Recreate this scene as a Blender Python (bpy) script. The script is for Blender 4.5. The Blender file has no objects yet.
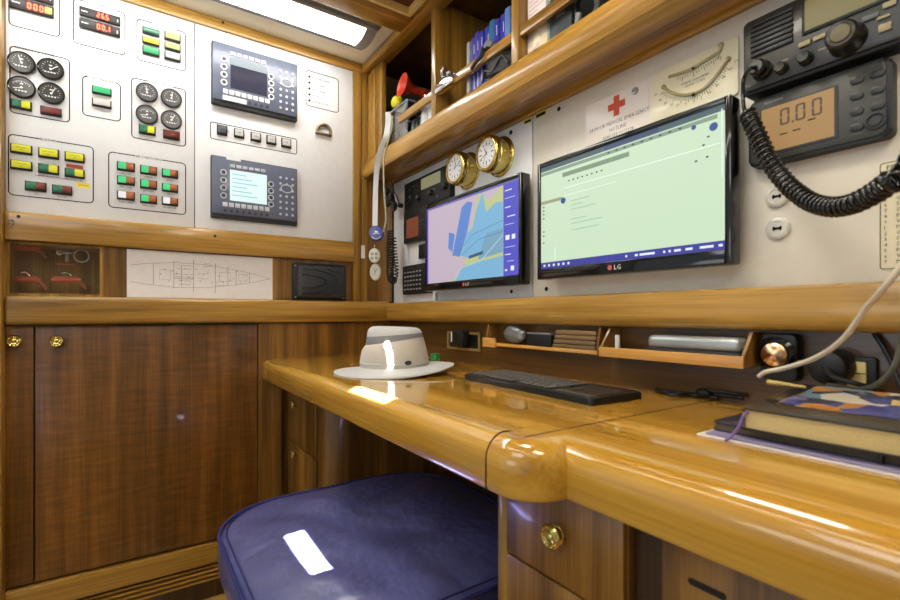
import bpy, bmesh, math, random
from mathutils import Vector, Matrix
random.seed(7)
PI = math.pi
SC = bpy.context.scene
COL = SC.collection
H = 1.08                      # camera height above the cabin sole
YAW = 34.05
CS, SN = math.cos(math.radians(YAW)), math.sin(math.radians(YAW))
XA, YB = -2.0, 1.03           # plane of the left (forward) joinery, plane of the instrument wall

# ------------------------------------------------------------------ layout helpers
def ray(px, py):
    u = (px - 450) / 472; v = (314.5 - py) / 472
    return Vector((-CS + SN * u, SN + CS * u, v))
def atX(px, py, X):
    d = ray(px, py); t = X / d.x; return Vector((X, d.y * t, H + d.z * t))
def atY(px, py, Y):
    d = ray(px, py); t = Y / d.y; return Vector((d.x * t, Y, H + d.z * t))
def atZ(px, py, z):
    d = ray(px, py); t = (z - H) / d.z; return Vector((d.x * t, d.y * t, z))
def pA(px, py, w=0.0):
    p = atX(px, py, XA + w); return (p.y, p.z)
def pB(px, py, w=0.0):
    p = atY(px, py, YB - w); return (p.x, p.z)
def rA(x0, x1, yt, yb, w=0.0, at=1):
    x = x1 if at else x0
    return (pA(x0, yt, w)[0], pA(x1, yt, w)[0], pA(x, yb, w)[1], pA(x, yt, w)[1])
def rB(x0, x1, yt, yb, w=0.0, at=1):
    x = x1 if at else x0
    return (pB(x0, yt, w)[0], pB(x1, yt, w)[0], pB(x, yb, w)[1], pB(x, yt, w)[1])

class Frame:
    def __init__(s, o, u, v, w): s.o, s.u, s.v, s.w = Vector(o), Vector(u), Vector(v), Vector(w)
    def __call__(s, a, b, c=0.0): return s.o + s.u * a + s.v * b + s.w * c
    def at(s, a, b, c=0.0, rot=0.0):
        cr, sr = math.cos(rot), math.sin(rot)
        return Frame(s(a, b, c), s.u * cr + s.v * sr, s.v * cr - s.u * sr, s.w)
FA = Frame((XA, 0, 0), (0, 1, 0), (0, 0, 1), (1, 0, 0))
FB = Frame((0, YB, 0), (1, 0, 0), (0, 0, 1), (0, -1, 0))
FW = Frame((0, 0, 0), (1, 0, 0), (0, 1, 0), (0, 0, 1))

SEG = {'0': 'abcdef', '1': 'bc', '2': 'abged', '3': 'abgcd', '4': 'fgbc', '5': 'afgcd', '6': 'afgedc', '7': 'abc', '8': 'abcdefg', '9': 'abcdfg'}
_txt = {}
def text_geo(s):
    if s not in _txt:
        cu = bpy.data.curves.new('t', 'FONT'); cu.body = s; cu.size = 1.0; cu.resolution_u = 1
        o = bpy.data.objects.new('t', cu); COL.objects.link(o)
        dg = bpy.context.evaluated_depsgraph_get(); dg.update()
        me = bpy.data.meshes.new_from_object(o.evaluated_get(dg))
        vs = [v.co.copy() for v in me.vertices]; fs = [tuple(p.vertices) for p in me.polygons]
        bpy.data.objects.remove(o); bpy.data.curves.remove(cu); bpy.data.meshes.remove(me)
        _txt[s] = (vs, fs)
    return _txt[s]

class G:
    """collects shapes in a frame (u, v, w) and links them as ONE mesh object"""
    def __init__(s, F=FW): s.F = F; s.V = []; s.P = []; s.mi = 0; s.MI = []
    def add(s, verts, faces):
        b = len(s.V); s.V += [Vector(v) for v in verts]
        for f in faces: s.P.append(tuple(b + i for i in f)); s.MI.append(s.mi)
        return s
    def addbm(s, bm, F=None):
        F = F or s.F; bm.verts.index_update()
        s.add([F(*v.co) for v in bm.verts], [[v.index for v in f.verts] for f in bm.faces]); bm.free(); return s
    def box(s, u0, u1, v0, v1, w0, w1, bev=0.0, seg=2, F=None):
        bm = bmesh.new(); bmesh.ops.create_cube(bm, size=1.0)
        if u0 > u1: u0, u1 = u1, u0
        if v0 > v1: v0, v1 = v1, v0
        if w0 > w1: w0, w1 = w1, w0
        for v in bm.verts:
            v.co = Vector(((u0 + u1) / 2 + v.co.x * (u1 - u0), (v0 + v1) / 2 + v.co.y * (v1 - v0), (w0 + w1) / 2 + v.co.z * (w1 - w0)))
        if bev > 0:
            bev = min(bev, .49 * min(u1 - u0, v1 - v0, w1 - w0))
            bmesh.ops.bevel(bm, geom=bm.edges[:], offset=bev, segments=seg, profile=.5, affect='EDGES')
        return s.addbm(bm, F)
    def prism(s, pts, w0, w1, bev=0.0, seg=3, F=None, both=False):
        """plan polygon (ccw in u,v) pushed from w0 to w1; bev rounds the w1 rim"""
        bm = bmesh.new(); lo = [bm.verts.new((a, b, w0)) for a, b in pts]; hi = [bm.verts.new((a, b, w1)) for a, b in pts]
        n = len(pts); bm.faces.new(lo[::-1]); top = bm.faces.new(hi)
        for i in range(n): bm.faces.new((lo[i], lo[(i + 1) % n], hi[(i + 1) % n], hi[i]))
        if bev > 0:
            ed = list(top.edges)
            if both: ed += [e for e in bm.edges if all(abs(v.co.z - w0) < 1e-9 for v in e.verts)]
            bmesh.ops.bevel(bm, geom=ed, offset=bev, segments=seg, profile=.5, affect='EDGES')
        return s.addbm(bm, F)
    def rrect(s, u0, u1, v0, v1, w0, w1, r, bev=0.0, n=4, F=None, both=False):
        return s.prism(rr(u0, u1, v0, v1, r, n), w0, w1, bev, 2, F, both)
    def lathe(s, cu, cv, prof, n=28, F=None, su=1.0, sv=1.0):
        """profile [(r, w)] turned about the w axis"""
        F = F or s.F; vs = []; fs = []; m = len(prof)
        for i in range(n):
            a = 2 * PI * i / n
            for r, w in prof: vs.append(F(cu + r * math.cos(a) * su, cv + r * math.sin(a) * sv, w))
        for i in range(n):
            j = (i + 1) % n
            for k in range(m - 1):
                if prof[k][0] < 1e-7 and prof[k + 1][0] < 1e-7: continue
                fs.append((i * m + k, j * m + k, j * m + k + 1, i * m + k + 1))
        s.add(vs, fs)
        if prof[0][0] > 1e-7: s.add([vs[i * m] for i in range(n)], [tuple(range(n))[::-1]])
        if prof[-1][0] > 1e-7: s.add([vs[i * m + m - 1] for i in range(n)], [tuple(range(n))])
        return s
    def disc(s, cu, cv, r, w0, w1, n=28, F=None): return s.lathe(cu, cv, [(r, w0), (r, w1)], n, F)
    def ball(s, cu, cv, cw, r, n=14, F=None, k=(1, 1, 1)):
        pr = [(max(r * math.sin(PI * i / n), 0) * 1.0, cw - r * k[2] * math.cos(PI * i / n)) for i in range(n + 1)]
        pr[0] = (0, pr[0][1]); pr[-1] = (0, pr[-1][1])
        return s.lathe(cu, cv, pr, n + 6, F, k[0], k[1])
    def tube(s, pts, r, n=8, closed=False, F=None, cap=True):
        F = F or s.F; P = [F(*p) for p in pts]; m = len(P)
        rad = r if isinstance(r, (list, tuple)) else [r] * m
        T = []
        for i in range(m):
            if closed: t = P[(i + 1) % m] - P[i - 1]
            else: t = P[min(i + 1, m - 1)] - P[max(i - 1, 0)]
            T.append(t.normalized() if t.length > 1e-9 else Vector((0, 0, 1)))
        up = Vector((0, 0, 1)) if abs(T[0].z) < .9 else Vector((1, 0, 0))
        N = (up - T[0] * up.dot(T[0])).normalized(); vs = []; fs = []
        for i in range(m):
            N = (N - T[i] * N.dot(T[i])).normalized(); B = T[i].cross(N)
            for k in range(n):
                a = 2 * PI * k / n; vs.append(P[i] + (N * math.cos(a) + B * math.sin(a)) * rad[i])
        for i in range(m if closed else m - 1):
            j = (i + 1) % m
            for k in range(n): fs.append((i * n + k, i * n + (k + 1) % n, j * n + (k + 1) % n, j * n + k))
        if cap and not closed: fs.append(tuple(range(n))[::-1]); fs.append(tuple((m - 1) * n + k for k in range(n)))
        return s.add(vs, fs)
    def strip(s, pts, wd, w0, w1, closed=False, F=None):
        """flat band of width wd following a polyline drawn on the face"""
        F = F or s.F; m = len(pts); L = []; R = []
        for i in range(m):
            a = Vector(pts[i - 1] if (closed or i) else pts[0]); b = Vector(pts[(i + 1) % m] if (closed or i < m - 1) else pts[-1])
            t = (b - a); t = t.normalized() if t.length > 1e-9 else Vector((1, 0)); nn = Vector((-t.y, t.x)) * wd / 2; p = Vector(pts[i])
            L.append(p + nn); R.append(p - nn)
        vs = []; fs = []
        for i in range(m):
            for p in (L[i], R[i]):
                for w in (w0, w1): vs.append(F(p.x, p.y, w))
        for i in range(m if closed else m - 1):
            a = i * 4; b = ((i + 1) % m) * 4
            fs += [(a + 1, a + 3, b + 3, b + 1), (a, b, b + 2, a + 2), (a, a + 1, b + 1, b), (a + 2, b + 2, b + 3, a + 3)]
        if not closed: fs += [(0, 2, 3, 1), ((m - 1) * 4, (m - 1) * 4 + 1, (m - 1) * 4 + 3, (m - 1) * 4 + 2)]
        return s.add(vs, fs)
    def text(s, t, u, v, w, size, align='c', F=None, sx=1.0):
        F = F or s.F; vs, fs = text_geo(t)
        if not vs: return s
        xs = [p.x for p in vs]; ys = [p.y for p in vs]; x0, x1 = min(xs), max(xs); k = size
        ox = {'c': (x0 + x1) / 2, 'l': x0, 'r': x1}[align]; oy = (min(ys) + max(ys)) / 2
        return s.add([F(u + (p.x - ox) * k * sx, v + (p.y - oy) * k, w) for p in vs], fs)
    def digits(s, t, u, v, w, h, gap=.35, F=None, th=.13):
        wd = h * .5; x = u
        for c in t:
            if c == '.': s.box(x - h * gap * .6, x - h * gap * .6 + h * th, v, v + h * th, w - .0004, w, F=F); continue
            if c != ' ':
                e = h * th; g = e * .25
                R = {'a': (e * .6, wd - e * .6, h - e, h), 'g': (e * .6, wd - e * .6, h / 2 - e / 2, h / 2 + e / 2), 'd': (e * .6, wd - e * .6, 0, e),
                     'f': (0, e, h / 2 + g, h - e * .5), 'b': (wd - e, wd, h / 2 + g, h - e * .5), 'e': (0, e, e * .5, h / 2 - g), 'c': (wd - e, wd, e * .5, h / 2 - g)}
                for q in SEG[c]: a = R[q]; s.box(x + a[0], x + a[1], v + a[2], v + a[3], w - .0004, w, F=F)
            x += wd + h * gap
        return s
    def build(s, name, m, parent=None, smooth=38, origin=None):
        vs = s.V; me = bpy.data.meshes.new(name)
        if parent is not None: L = wloc(parent)
        elif origin is not None: L = Vector(origin)
        else:
            L = Vector([(min(v[i] for v in vs) + max(v[i] for v in vs)) / 2 for i in range(3)]); L.z = min(v.z for v in vs)
        me.from_pydata([v - L for v in vs], [], s.P)
        for x in (m if isinstance(m, (list, tuple)) else [m]): me.materials.append(x)
        if any(s.MI): me.polygons.foreach_set('material_index', s.MI)
        bm = bmesh.new(); bm.from_mesh(me); bmesh.ops.recalc_face_normals(bm, faces=bm.faces[:]); bm.to_mesh(me); bm.free()
        if smooth:
            me.polygons.foreach_set('use_smooth', [True] * len(me.polygons)); me.set_sharp_from_angle(angle=math.radians(smooth))
        me.update(); o = bpy.data.objects.new(name, me); COL.objects.link(o)
        if parent is not None: o.parent = parent
        else: o.location = L
        return o
def wloc(o):
    L = Vector(o.location)
    while o.parent: o = o.parent; L = L + Vector(o.location)
    return L
def rr(u0, u1, v0, v1, r, n=4):
    P = []
    for cx, cy, a0 in ((u1 - r, v0 + r, -90), (u1 - r, v1 - r, 0), (u0 + r, v1 - r, 90), (u0 + r, v0 + r, 180)):
        for i in range(n + 1):
            a = math.radians(a0 + 90 * i / n); P.append((cx + r * math.cos(a), cy + r * math.sin(a)))
    return P
def thing(name, label, cat, loc, group=None):
    o = bpy.data.objects.new(name, None); COL.objects.link(o); o.location = Vector(loc); o.empty_display_size = .05
    return tag(o, label, cat, group)
def tag(o, label, cat, group=None):
    o['label'] = label; o['category'] = cat
    if group: o['group'] = group
    return o
def struct(o): o['kind'] = 'structure'; return o
def dup(root, loc, label=None, group=None):
    r = root.copy(); COL.objects.link(r); r.location = Vector(loc)
    if label: r['label'] = label
    if group: r['group'] = group
    for ch in list(root.children):
        c = ch.copy(); COL.objects.link(c); c.parent = r
        for g in list(ch.children):
            d = g.copy(); COL.objects.link(d); d.parent = c
    return r
def smooth_path(pts, n=8):
    """Catmull-Rom through 3-D points"""
    P = [Vector(p) for p in pts]; P = [P[0] * 2 - P[1]] + P + [P[-1] * 2 - P[-2]]; out = []
    for i in range(1, len(P) - 2):
        for k in range(n):
            t = k / n; a, b, c, d = P[i - 1], P[i], P[i + 1], P[i + 2]
            out.append(.5 * ((2 * b) + (c - a) * t + (2 * a - 5 * b + 4 * c - d) * t * t + (3 * b - a - 3 * c + d) * t ** 3))
    out.append(P[-2]); return out
def coil_path(path, R, turns, per=10):
    """helix round a path"""
    P = [Vector(p) for p in path]; L = [0]
    for a, b in zip(P, P[1:]): L.append(L[-1] + (b - a).length)
    def at(s):
        for i in range(len(P) - 1):
            if s <= L[i + 1] or i == len(P) - 2:
                f = (s - L[i]) / max(L[i + 1] - L[i], 1e-9); return P[i].lerp(P[i + 1], f), (P[min(i + 2, len(P) - 1)] - P[max(i - 1, 0)]).normalized()
    out = []; n = int(turns * per); N = Vector((.3, .2, 1))
    for i in range(n + 1):
        p, t = at(L[-1] * i / n); N = (N - t * N.dot(t)).normalized(); B = t.cross(N); a = 2 * PI * i / per
        out.append(p + (N * math.cos(a) + B * math.sin(a)) * R)
    return out

# ------------------------------------------------------------------ materials
def srgb(r, g, b):
    f = lambda c: (c / 255) / 12.92 if c / 255 <= .04045 else ((c / 255 + .055) / 1.055) ** 2.4
    return (f(r), f(g), f(b), 1)
def newmat(name):
    m = bpy.data.materials.new(name); m.use_nodes = True; nt = m.node_tree; b = nt.nodes['Principled BSDF']; return m, nt, b
def mat(name, rgb, rough=.5, metal=0.0, coat=0.0, emit=0.0, var=.06, bump=0.0, scale=40, spec=.5, trans=0.0, alpha=1.0, ior=1.45, sheen=0.0, bdist=.002):
    m, nt, b = newmat(name); c = srgb(*rgb)
    if var > 0:
        g = nt.nodes.new('ShaderNodeNewGeometry'); no = nt.nodes.new('ShaderNodeTexNoise'); no.inputs['Scale'].default_value = scale; no.inputs['Detail'].default_value = 3
        nt.links.new(g.outputs['Position'], no.inputs['Vector'])
        cr = nt.nodes.new('ShaderNodeValToRGB'); cr.color_ramp.elements[0].position = .3; cr.color_ramp.elements[1].position = .7
        cr.color_ramp.elements[0].color = [x * (1 - var) for x in c[:3]] + [1]; cr.color_ramp.elements[1].color = [min(x * (1 + var), 1) for x in c[:3]] + [1]
        nt.links.new(no.outputs['Fac'], cr.inputs['Fac']); nt.links.new(cr.outputs['Color'], b.inputs['Base Color'])
        if bump > 0:
            bp = nt.nodes.new('ShaderNodeBump'); bp.inputs['Strength'].default_value = bump; bp.inputs['Distance'].default_value = bdist
            nt.links.new(no.outputs['Fac'], bp.inputs['Height']); nt.links.new(bp.outputs['Normal'], b.inputs['Normal'])
    b.inputs['Base Color'].default_value = c
    b.inputs['Roughness'].default_value = rough; b.inputs['Metallic'].default_value = metal
    b.inputs['Coat Weight'].default_value = coat; b.inputs['Coat Roughness'].default_value = .06
    b.inputs['Specular IOR Level'].default_value = spec; b.inputs['IOR'].default_value = ior
    b.inputs['Transmission Weight'].default_value = trans; b.inputs['Alpha'].default_value = alpha
    b.inputs['Sheen Weight'].default_value = sheen
    if emit > 0:
        b.inputs['Emission Color'].default_value = c; b.inputs['Emission Strength'].default_value = emit
    return m
def wood(name, dark, mid, light, axis, rough=.28, coat=.6, scale=1.0, figure=.0, bump=.05, coatr=.08):
    """varnished teak: long streaks along axis, fine pores, optional cross figure"""
    m, nt, b = newmat(name); N = nt.nodes; Lk = nt.links
    g = N.new('ShaderNodeNewGeometry'); oi = N.new('ShaderNodeObjectInfo')
    mul = N.new('ShaderNodeVectorMath'); mul.operation = 'SCALE'; mul.inputs[0].default_value = (3.1, 5.7, 4.3); Lk.new(oi.outputs['Random'], mul.inputs['Scale'])
    ad = N.new('ShaderNodeVectorMath'); ad.operation = 'ADD'; Lk.new(g.outputs['Position'], ad.inputs[0]); Lk.new(mul.outputs[0], ad.inputs[1])
    def noise(sc, along, det=4, rg=.55):
        mp = N.new('ShaderNodeMapping'); s = [sc * scale] * 3; s[axis] = along * scale; mp.inputs['Scale'].default_value = s
        Lk.new(ad.outputs[0], mp.inputs['Vector']); no = N.new('ShaderNodeTexNoise'); no.inputs['Scale'].default_value = 1.0
        no.inputs['Detail'].default_value = det; no.inputs['Roughness'].default_value = rg; Lk.new(mp.outputs[0], no.inputs['Vector']); return no.outputs['Fac']
    a = noise(22, .9); f = noise(240, 5, 3); w = noise(6, .5, 2)
    def mix(x, y, k):
        mm = N.new('ShaderNodeMix'); mm.data_type = 'FLOAT'; mm.inputs['Factor'].default_value = k
        Lk.new(x, mm.inputs[2]); Lk.new(y, mm.inputs[3]); return mm.outputs[0]
    v = mix(mix(a, w, .35), f, .22)
    if figure > 0: v = mix(v, noise(9, 75, 3), figure)
    cr = N.new('ShaderNodeValToRGB'); e = cr.color_ramp.elements; e[0].position = .40; e[0].color = srgb(*dark); e[1].position = .61; e[1].color = srgb(*light)
    x = cr.color_ramp.elements.new(.5); x.color = srgb(*mid)
    Lk.new(v, cr.inputs['Fac']); Lk.new(cr.outputs['Color'], b.inputs['Base Color'])
    b.inputs['Roughness'].default_value = rough; b.inputs['Coat Weight'].default_value = coat; b.inputs['Coat Roughness'].default_value = coatr
    bp = N.new('ShaderNodeBump'); bp.inputs['Strength'].default_value = bump; bp.inputs['Distance'].default_value = .001
    Lk.new(f, bp.inputs['Height']); Lk.new(bp.outputs['Normal'], b.inputs['Normal'])
    return m
W3 = ((84, 56, 18), (126, 86, 32), (160, 116, 51))
WGOLD = ((112, 79, 25), (156, 115, 43), (188, 146, 68))
wood_door = wood('teak_door', (76, 46, 15), (112, 71, 26), (144, 96, 40), 2, .3, .4, 1.0, .18)
wood_v = wood('teak_vertical', *W3, 2, .32, .35)
wood_vg = wood('teak_vertical_gold', *WGOLD, 2, .32, .4)
wood_x = wood('teak_along_wall', *WGOLD, 0, .3, .4)
wood_y = wood('teak_along_bulkhead', *WGOLD, 1, .3, .4)
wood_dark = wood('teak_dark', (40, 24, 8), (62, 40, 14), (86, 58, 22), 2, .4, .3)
wood_niche = wood('teak_niche_shade', (66, 44, 16), (96, 66, 26), (122, 86, 38), 0, .35, .3)  # darker than the other teak: the shade under the rail is in the colour
wood_desk = wood('teak_worktop', (166, 118, 34), (192, 142, 46), (212, 166, 68), 0, .16, 1.0, .8, 0, .02, .04)
wood_floor = wood('teak_sole', (140, 100, 46), (172, 130, 62), (196, 154, 82), 1, .35, .4)
white_panel = mat('white_laminate', (226, 227, 228), .45, coat=.05, var=.02)
cream_liner = mat('cream_headliner', (232, 226, 202), .8, var=.05, bump=.3, scale=180)
black_plastic = mat('black_plastic', (22, 23, 24), .42, bump=.1, scale=300)
black_gloss = mat('black_gloss', (12, 12, 13), .12, coat=.5)
dark_grey = mat('dark_grey_plastic', (48, 48, 50), .5)
grey_plastic = mat('grey_plastic', (120, 124, 130), .45)
mid_grey = mat('mid_grey_plastic', (84, 88, 96), .45)
white_plastic = mat('white_plastic', (226, 226, 224), .4)
ink = mat('black_print', (22, 22, 26), .8, var=0, spec=.05)
white_ink = mat('white_print', (220, 220, 220), .5, var=0)
brass = mat('polished_brass', (208, 184, 104), .16, 1.0)
chrome = mat('chrome', (205, 205, 205), .14, 1.0)
steel = mat('brushed_steel', (150, 150, 150), .3, 1.0)
leather = mat('blue_leather', (78, 82, 134), .36, bump=1.0, scale=13, bdist=.012, var=.14, spec=.8, coat=.3)
leather_seam = mat('blue_leather_piping', (44, 48, 108), .4)
red_led = mat('red_led', (255, 70, 40), .4, emit=6.0, var=0)
red_glow = mat('red_display_window', (60, 8, 6), .6, var=0)
def lit(name, rgb, e):
    m = mat(name, rgb, .35, emit=e, var=0); b = m.node_tree.nodes['Principled BSDF']; c = srgb(*rgb)
    b.inputs['Base Color'].default_value = (c[0] * .12, c[1] * .12, c[2] * .12, 1); return m
g_lit = lit('green_lens_lit', (70, 210, 130), .8)
g_dim = mat('green_lens', (30, 110, 78), .3, coat=.3, var=0)
y_lens = mat('yellow_lens', (214, 212, 40), .35, var=0)
y_pale = lit('pale_yellow_lens', (236, 240, 150), .7)
w_lens = lit('white_lens_lit', (245, 248, 245), .7)
w_dim = mat('white_lens', (200, 200, 196), .3, coat=.3, var=0)
r_lens = mat('dark_red_lens', (108, 40, 28), .3, coat=.3, var=0)
o_lens = mat('amber_brown_lens', (160, 84, 40), .3, coat=.3, var=0)
paper = mat('white_paper', (228, 222, 216), .7, var=.03)
# ------------------------------------------------------------------ light settings
SUND = Vector((-.62, 0, -.78)).normalized()        # the way the sunlight travels
# three narrow slots added in the unseen ceiling to shape the sun patches: x0, x1, y0, y1
SUN_SLOTS = [(-.065, .175, .452, .474), (-.30, -.17, .6212, .6300), (.20, .43, .290, .330)]
LAMP, LAMP2, WORLD, SUN, EXPO = 14.0, 8.0, .45, 400.0, .2
LIGHTS = [('cabin_lamp', (-.85, .35, 2.19), (-.85, .5, 0), .7, .2, 13, (1, .93, .80)),  # both warm areas are added fill over the desk, no fixture there
          ('cabin_lamp', (.3, .2, 2.19), (.2, .5, 0), .6, .25, 7, (1, .90, .72)),
          ('daylight_low', (-.7, -1.4, .9), (-1.6, .6, 2.3), .8, .5, 2.5, (.95, .97, 1)),  # unseen uplight added to brighten the ceiling
          ('companionway_daylight', (-.4, -1.0, 2.0), (-1.2, .6, 1.0), .9, .5, 5, (.93, .96, 1))]  # unseen soft fill added on the viewer's side, standing for daylight
# ================================================================== THE CABIN ITSELF
Z = lambda r: r + H
TOPZ = Z(-.18)                                     # worktop
CEIL = Z(1.13)
struct(G().box(-2.45, 1.6, -1.9, 1.35, -.05, 0).build('floor', wood_floor))
struct(G().box(-2.45, -2.34, -1.9, 1.45, 0, CEIL + .15).build('wall_left', wood_dark))
struct(G().box(-2.34, 1.6, 1.35, 1.45, 0, CEIL + .15).build('wall_right', wood_dark))
struct(G().box(1.6, 1.7, -1.9, 1.45, 0, CEIL + .15).build('wall_back', mat('cream_bulkhead', (214, 200, 170), .6)))
# ceiling liner: slabs around the hatch opening and the added, unseen sun slots
HX0, HX1, HY0, HY1 = -1.505, -.95, .30, .841
holes = [(HX0, HX1, HY0, HY1)] + SUN_SLOTS
def slab_with_holes(g, x0, x1, y0, y1, z0, z1, hs):
    xs = sorted({x0, x1} | {h[0] for h in hs} | {h[1] for h in hs}); ys = sorted({y0, y1} | {h[2] for h in hs} | {h[3] for h in hs})
    for a, b in zip(xs, xs[1:]):
        run = None
        for c, d in list(zip(ys, ys[1:])) + [(None, None)]:
            solid = c is not None and not any(h[0] <= a + 1e-6 and b <= h[1] + 1e-6 and h[2] <= c + 1e-6 and d <= h[3] + 1e-6 for h in hs)
            if solid: run = (run[0], d) if run else (c, d)
            elif run: g.box(a, b, run[0], run[1], z0, z1); run = None
    return g
struct(slab_with_holes(G(), -2.34, 1.6, -1.9, 1.35, CEIL, CEIL + .05, holes).build('ceiling', cream_liner))

# --- left bulkhead (frame FA: u = along the bulkhead, v = up, w = out into the cabin)
def frA(x): return pA(x, 300)[0]
U0 = -.325                                        # near edge of the joinery
zb = lambda r: r + H
t = struct(G(FA).box(U0, 1.0, zb(-.032), zb(.059), 0, .034, .012, 3).build('trim_1', wood_y))          # fiddle rail above the lockers
struct(G(FA).box(U0, .8225, zb(.233), zb(.322), 0, .024, .006).build('trim_2', wood_y))              # rail under the switch panels
struct(G(FA).box(U0, .893, zb(1.088), zb(1.1295), 0, .016, .004).build('trim_3', wood_y))             # strip under the ceiling
g = G(FA).box(.8225, .860, zb(.059), zb(1.088), 0, .016, .004).box(.863, .893, zb(.059), zb(1.088), 0, .010, .004)
struct(g.build('trim_4', wood_vg))
struct(G(FA).box(.893, 1.02, zb(.059), zb(.66), -.03, .004).box(.975, .979, zb(.059), zb(.62), .004, .006).build('trim_5', wood_v))
struct(G(FA).box(-.352, U0, 0, zb(1.132), -.05, .05, .008).build('trim_6', wood_vg))                 # door post at the frame's left edge
struct(G(FA).box(-1.2, -.352, 0, zb(1.132), -.03, .02).build('trim_7', mat('pale_grey_paint', (150, 165, 165), .5)))
# wood behind the low shelf: stile, board behind the drawing, board behind the black box
xs = [frA(103.5), frA(126.5)]
struct(G(FA).box(xs[0], .8225, zb(.059), zb(.233), -.06, 0).build('trim_8', wood_v))

# recessed key locker with a clear pane
k = thing('key_locker', 'recessed varnished key locker behind a clear pane, at left end of the shelf', 'locker', FA(-.2, zb(.06), -.04))
g = G(FA); a0, a1, b0, b1 = U0, xs[0] - .0005, zb(.06), zb(.232)
g.box(a0, a1, b0, b1, -.16, -.15).box(a0, a0 + .01, b0, b1, -.15, -.004).box(a1 - .01, a1, b0, b1, -.15, -.004)
g.box(a0 + .01, a1 - .01, b0, b0 + .008, -.15, -.004).box(a0 + .01, a1 - .01, b1 - .008, b1, -.15, -.004)
g.build('box', wood_vg, k)
def clear_mat(name, tint, k=.5):
    m, nt, bs = newmat(name); N = nt.nodes; out = [n for n in N if n.type == 'OUTPUT_MATERIAL'][0]; N.remove(bs)
    tr = N.new('ShaderNodeBsdfTransparent'); tr.inputs[0].default_value = (*tint, 1); gl = N.new('ShaderNodeBsdfGlossy'); gl.inputs['Roughness'].default_value = .03
    lw = N.new('ShaderNodeLayerWeight'); lw.inputs[0].default_value = .5; pw = N.new('ShaderNodeMath'); pw.operation = 'POWER'; pw.inputs[1].default_value = 3.0; nt.links.new(lw.outputs['Facing'], pw.inputs[0])
    mu = N.new('ShaderNodeMath'); mu.operation = 'MULTIPLY_ADD'; mu.inputs[1].default_value = k; mu.inputs[2].default_value = .03; nt.links.new(pw.outputs[0], mu.inputs[0]); mx = N.new('ShaderNodeMixShader')
    nt.links.new(mu.outputs[0], mx.inputs[0]); nt.links.new(tr.outputs[0], mx.inputs[1]); nt.links.new(gl.outputs[0], mx.inputs[2]); nt.links.new(mx.outputs[0], out.inputs[0]); return m
clear = clear_mat('clear_acrylic', (.97, .97, .97), .9)
G(FA).box(a0 + .011, a1 - .011, b0 + .009, b1 - .009, -.006, -.004).build('pane', clear, k)

# red handled valve keys standing in the locker, and a bunch of keys
red_h = mat('red_painted_handle', (206, 104, 76), .45, bump=.2, scale=90)
def toggle(u, v, label):
    t = thing('red_handle', label, 'handle', FA(u, v, -.08), 'red handles in the key locker')
    G(FA).tube([(u - .042, v + .003, -.08), (u - .038, v, -.08), (u + .024, v, -.08), (u + .034, v - .003, -.08)], [.007, .0105, .0105, .007], 12).build('grip', red_h, t)
    G(FA).tube([(u + .026, v - .004, -.08), (u + .042, v - .016, -.08), (u + .050, v - .032, -.08)], [.007, .006, .004], 10).build('lever', mat('worn_red', (190, 110, 84), .4, .3), t)
    G(FA).tube([(u - .02, v + .011, -.08), (u - .015, v + .022, -.08), (u, v + .024, -.08), (u + .01, v + .012, -.08)], .0025, 8).build('shackle', chrome, t)
    return t
p = pA(66, 281, -.08); toggle(p[0] + .005, p[1] + .005, 'red pistol-shaped handle lying alone on the right of the key locker')
p = pA(14, 279, -.08); toggle(p[0] + .03, p[1], 'red pistol-shaped handle low at the left edge of the key locker')
p = pA(14, 248, -.08); toggle(p[0] + .03, p[1] + .004, 'red pistol-shaped handle high at the left edge, under the rail')
p = pA(78, 256, -.09)
kr = thing('key_ring', 'chrome ring with small keys hanging in the key locker', 'keys', FA(p[0], p[1] - .02, -.09))
cu, cv = p[0] + .01, p[1] + .0
G(FA).tube([(cu + .021 * math.cos(i * PI / 12), cv + .021 * math.sin(i * PI / 12), -.085) for i in range(24)], .0026, 6, True).build('ring', mat('bright_ring', (214, 214, 210), .3, .3), kr)
G(FA).box(cu - .062, cu - .024, cv + .006, cv + .010, -.09, -.087).disc(cu - .06, cv + .008, .009, -.09, -.087, 14).build('key', chrome, kr)
G(FA).box(cu - .044, cu - .034, cv - .022, cv + .03, -.094, -.09, .001).disc(cu - .039, cv + .03, .009, -.094, -.09, 14).build('key', steel, kr)
G(FA).box(cu - .07, cu - .02, cv - .032, cv - .028, -.094, -.088).build('tag', red_h, kr)

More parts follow.
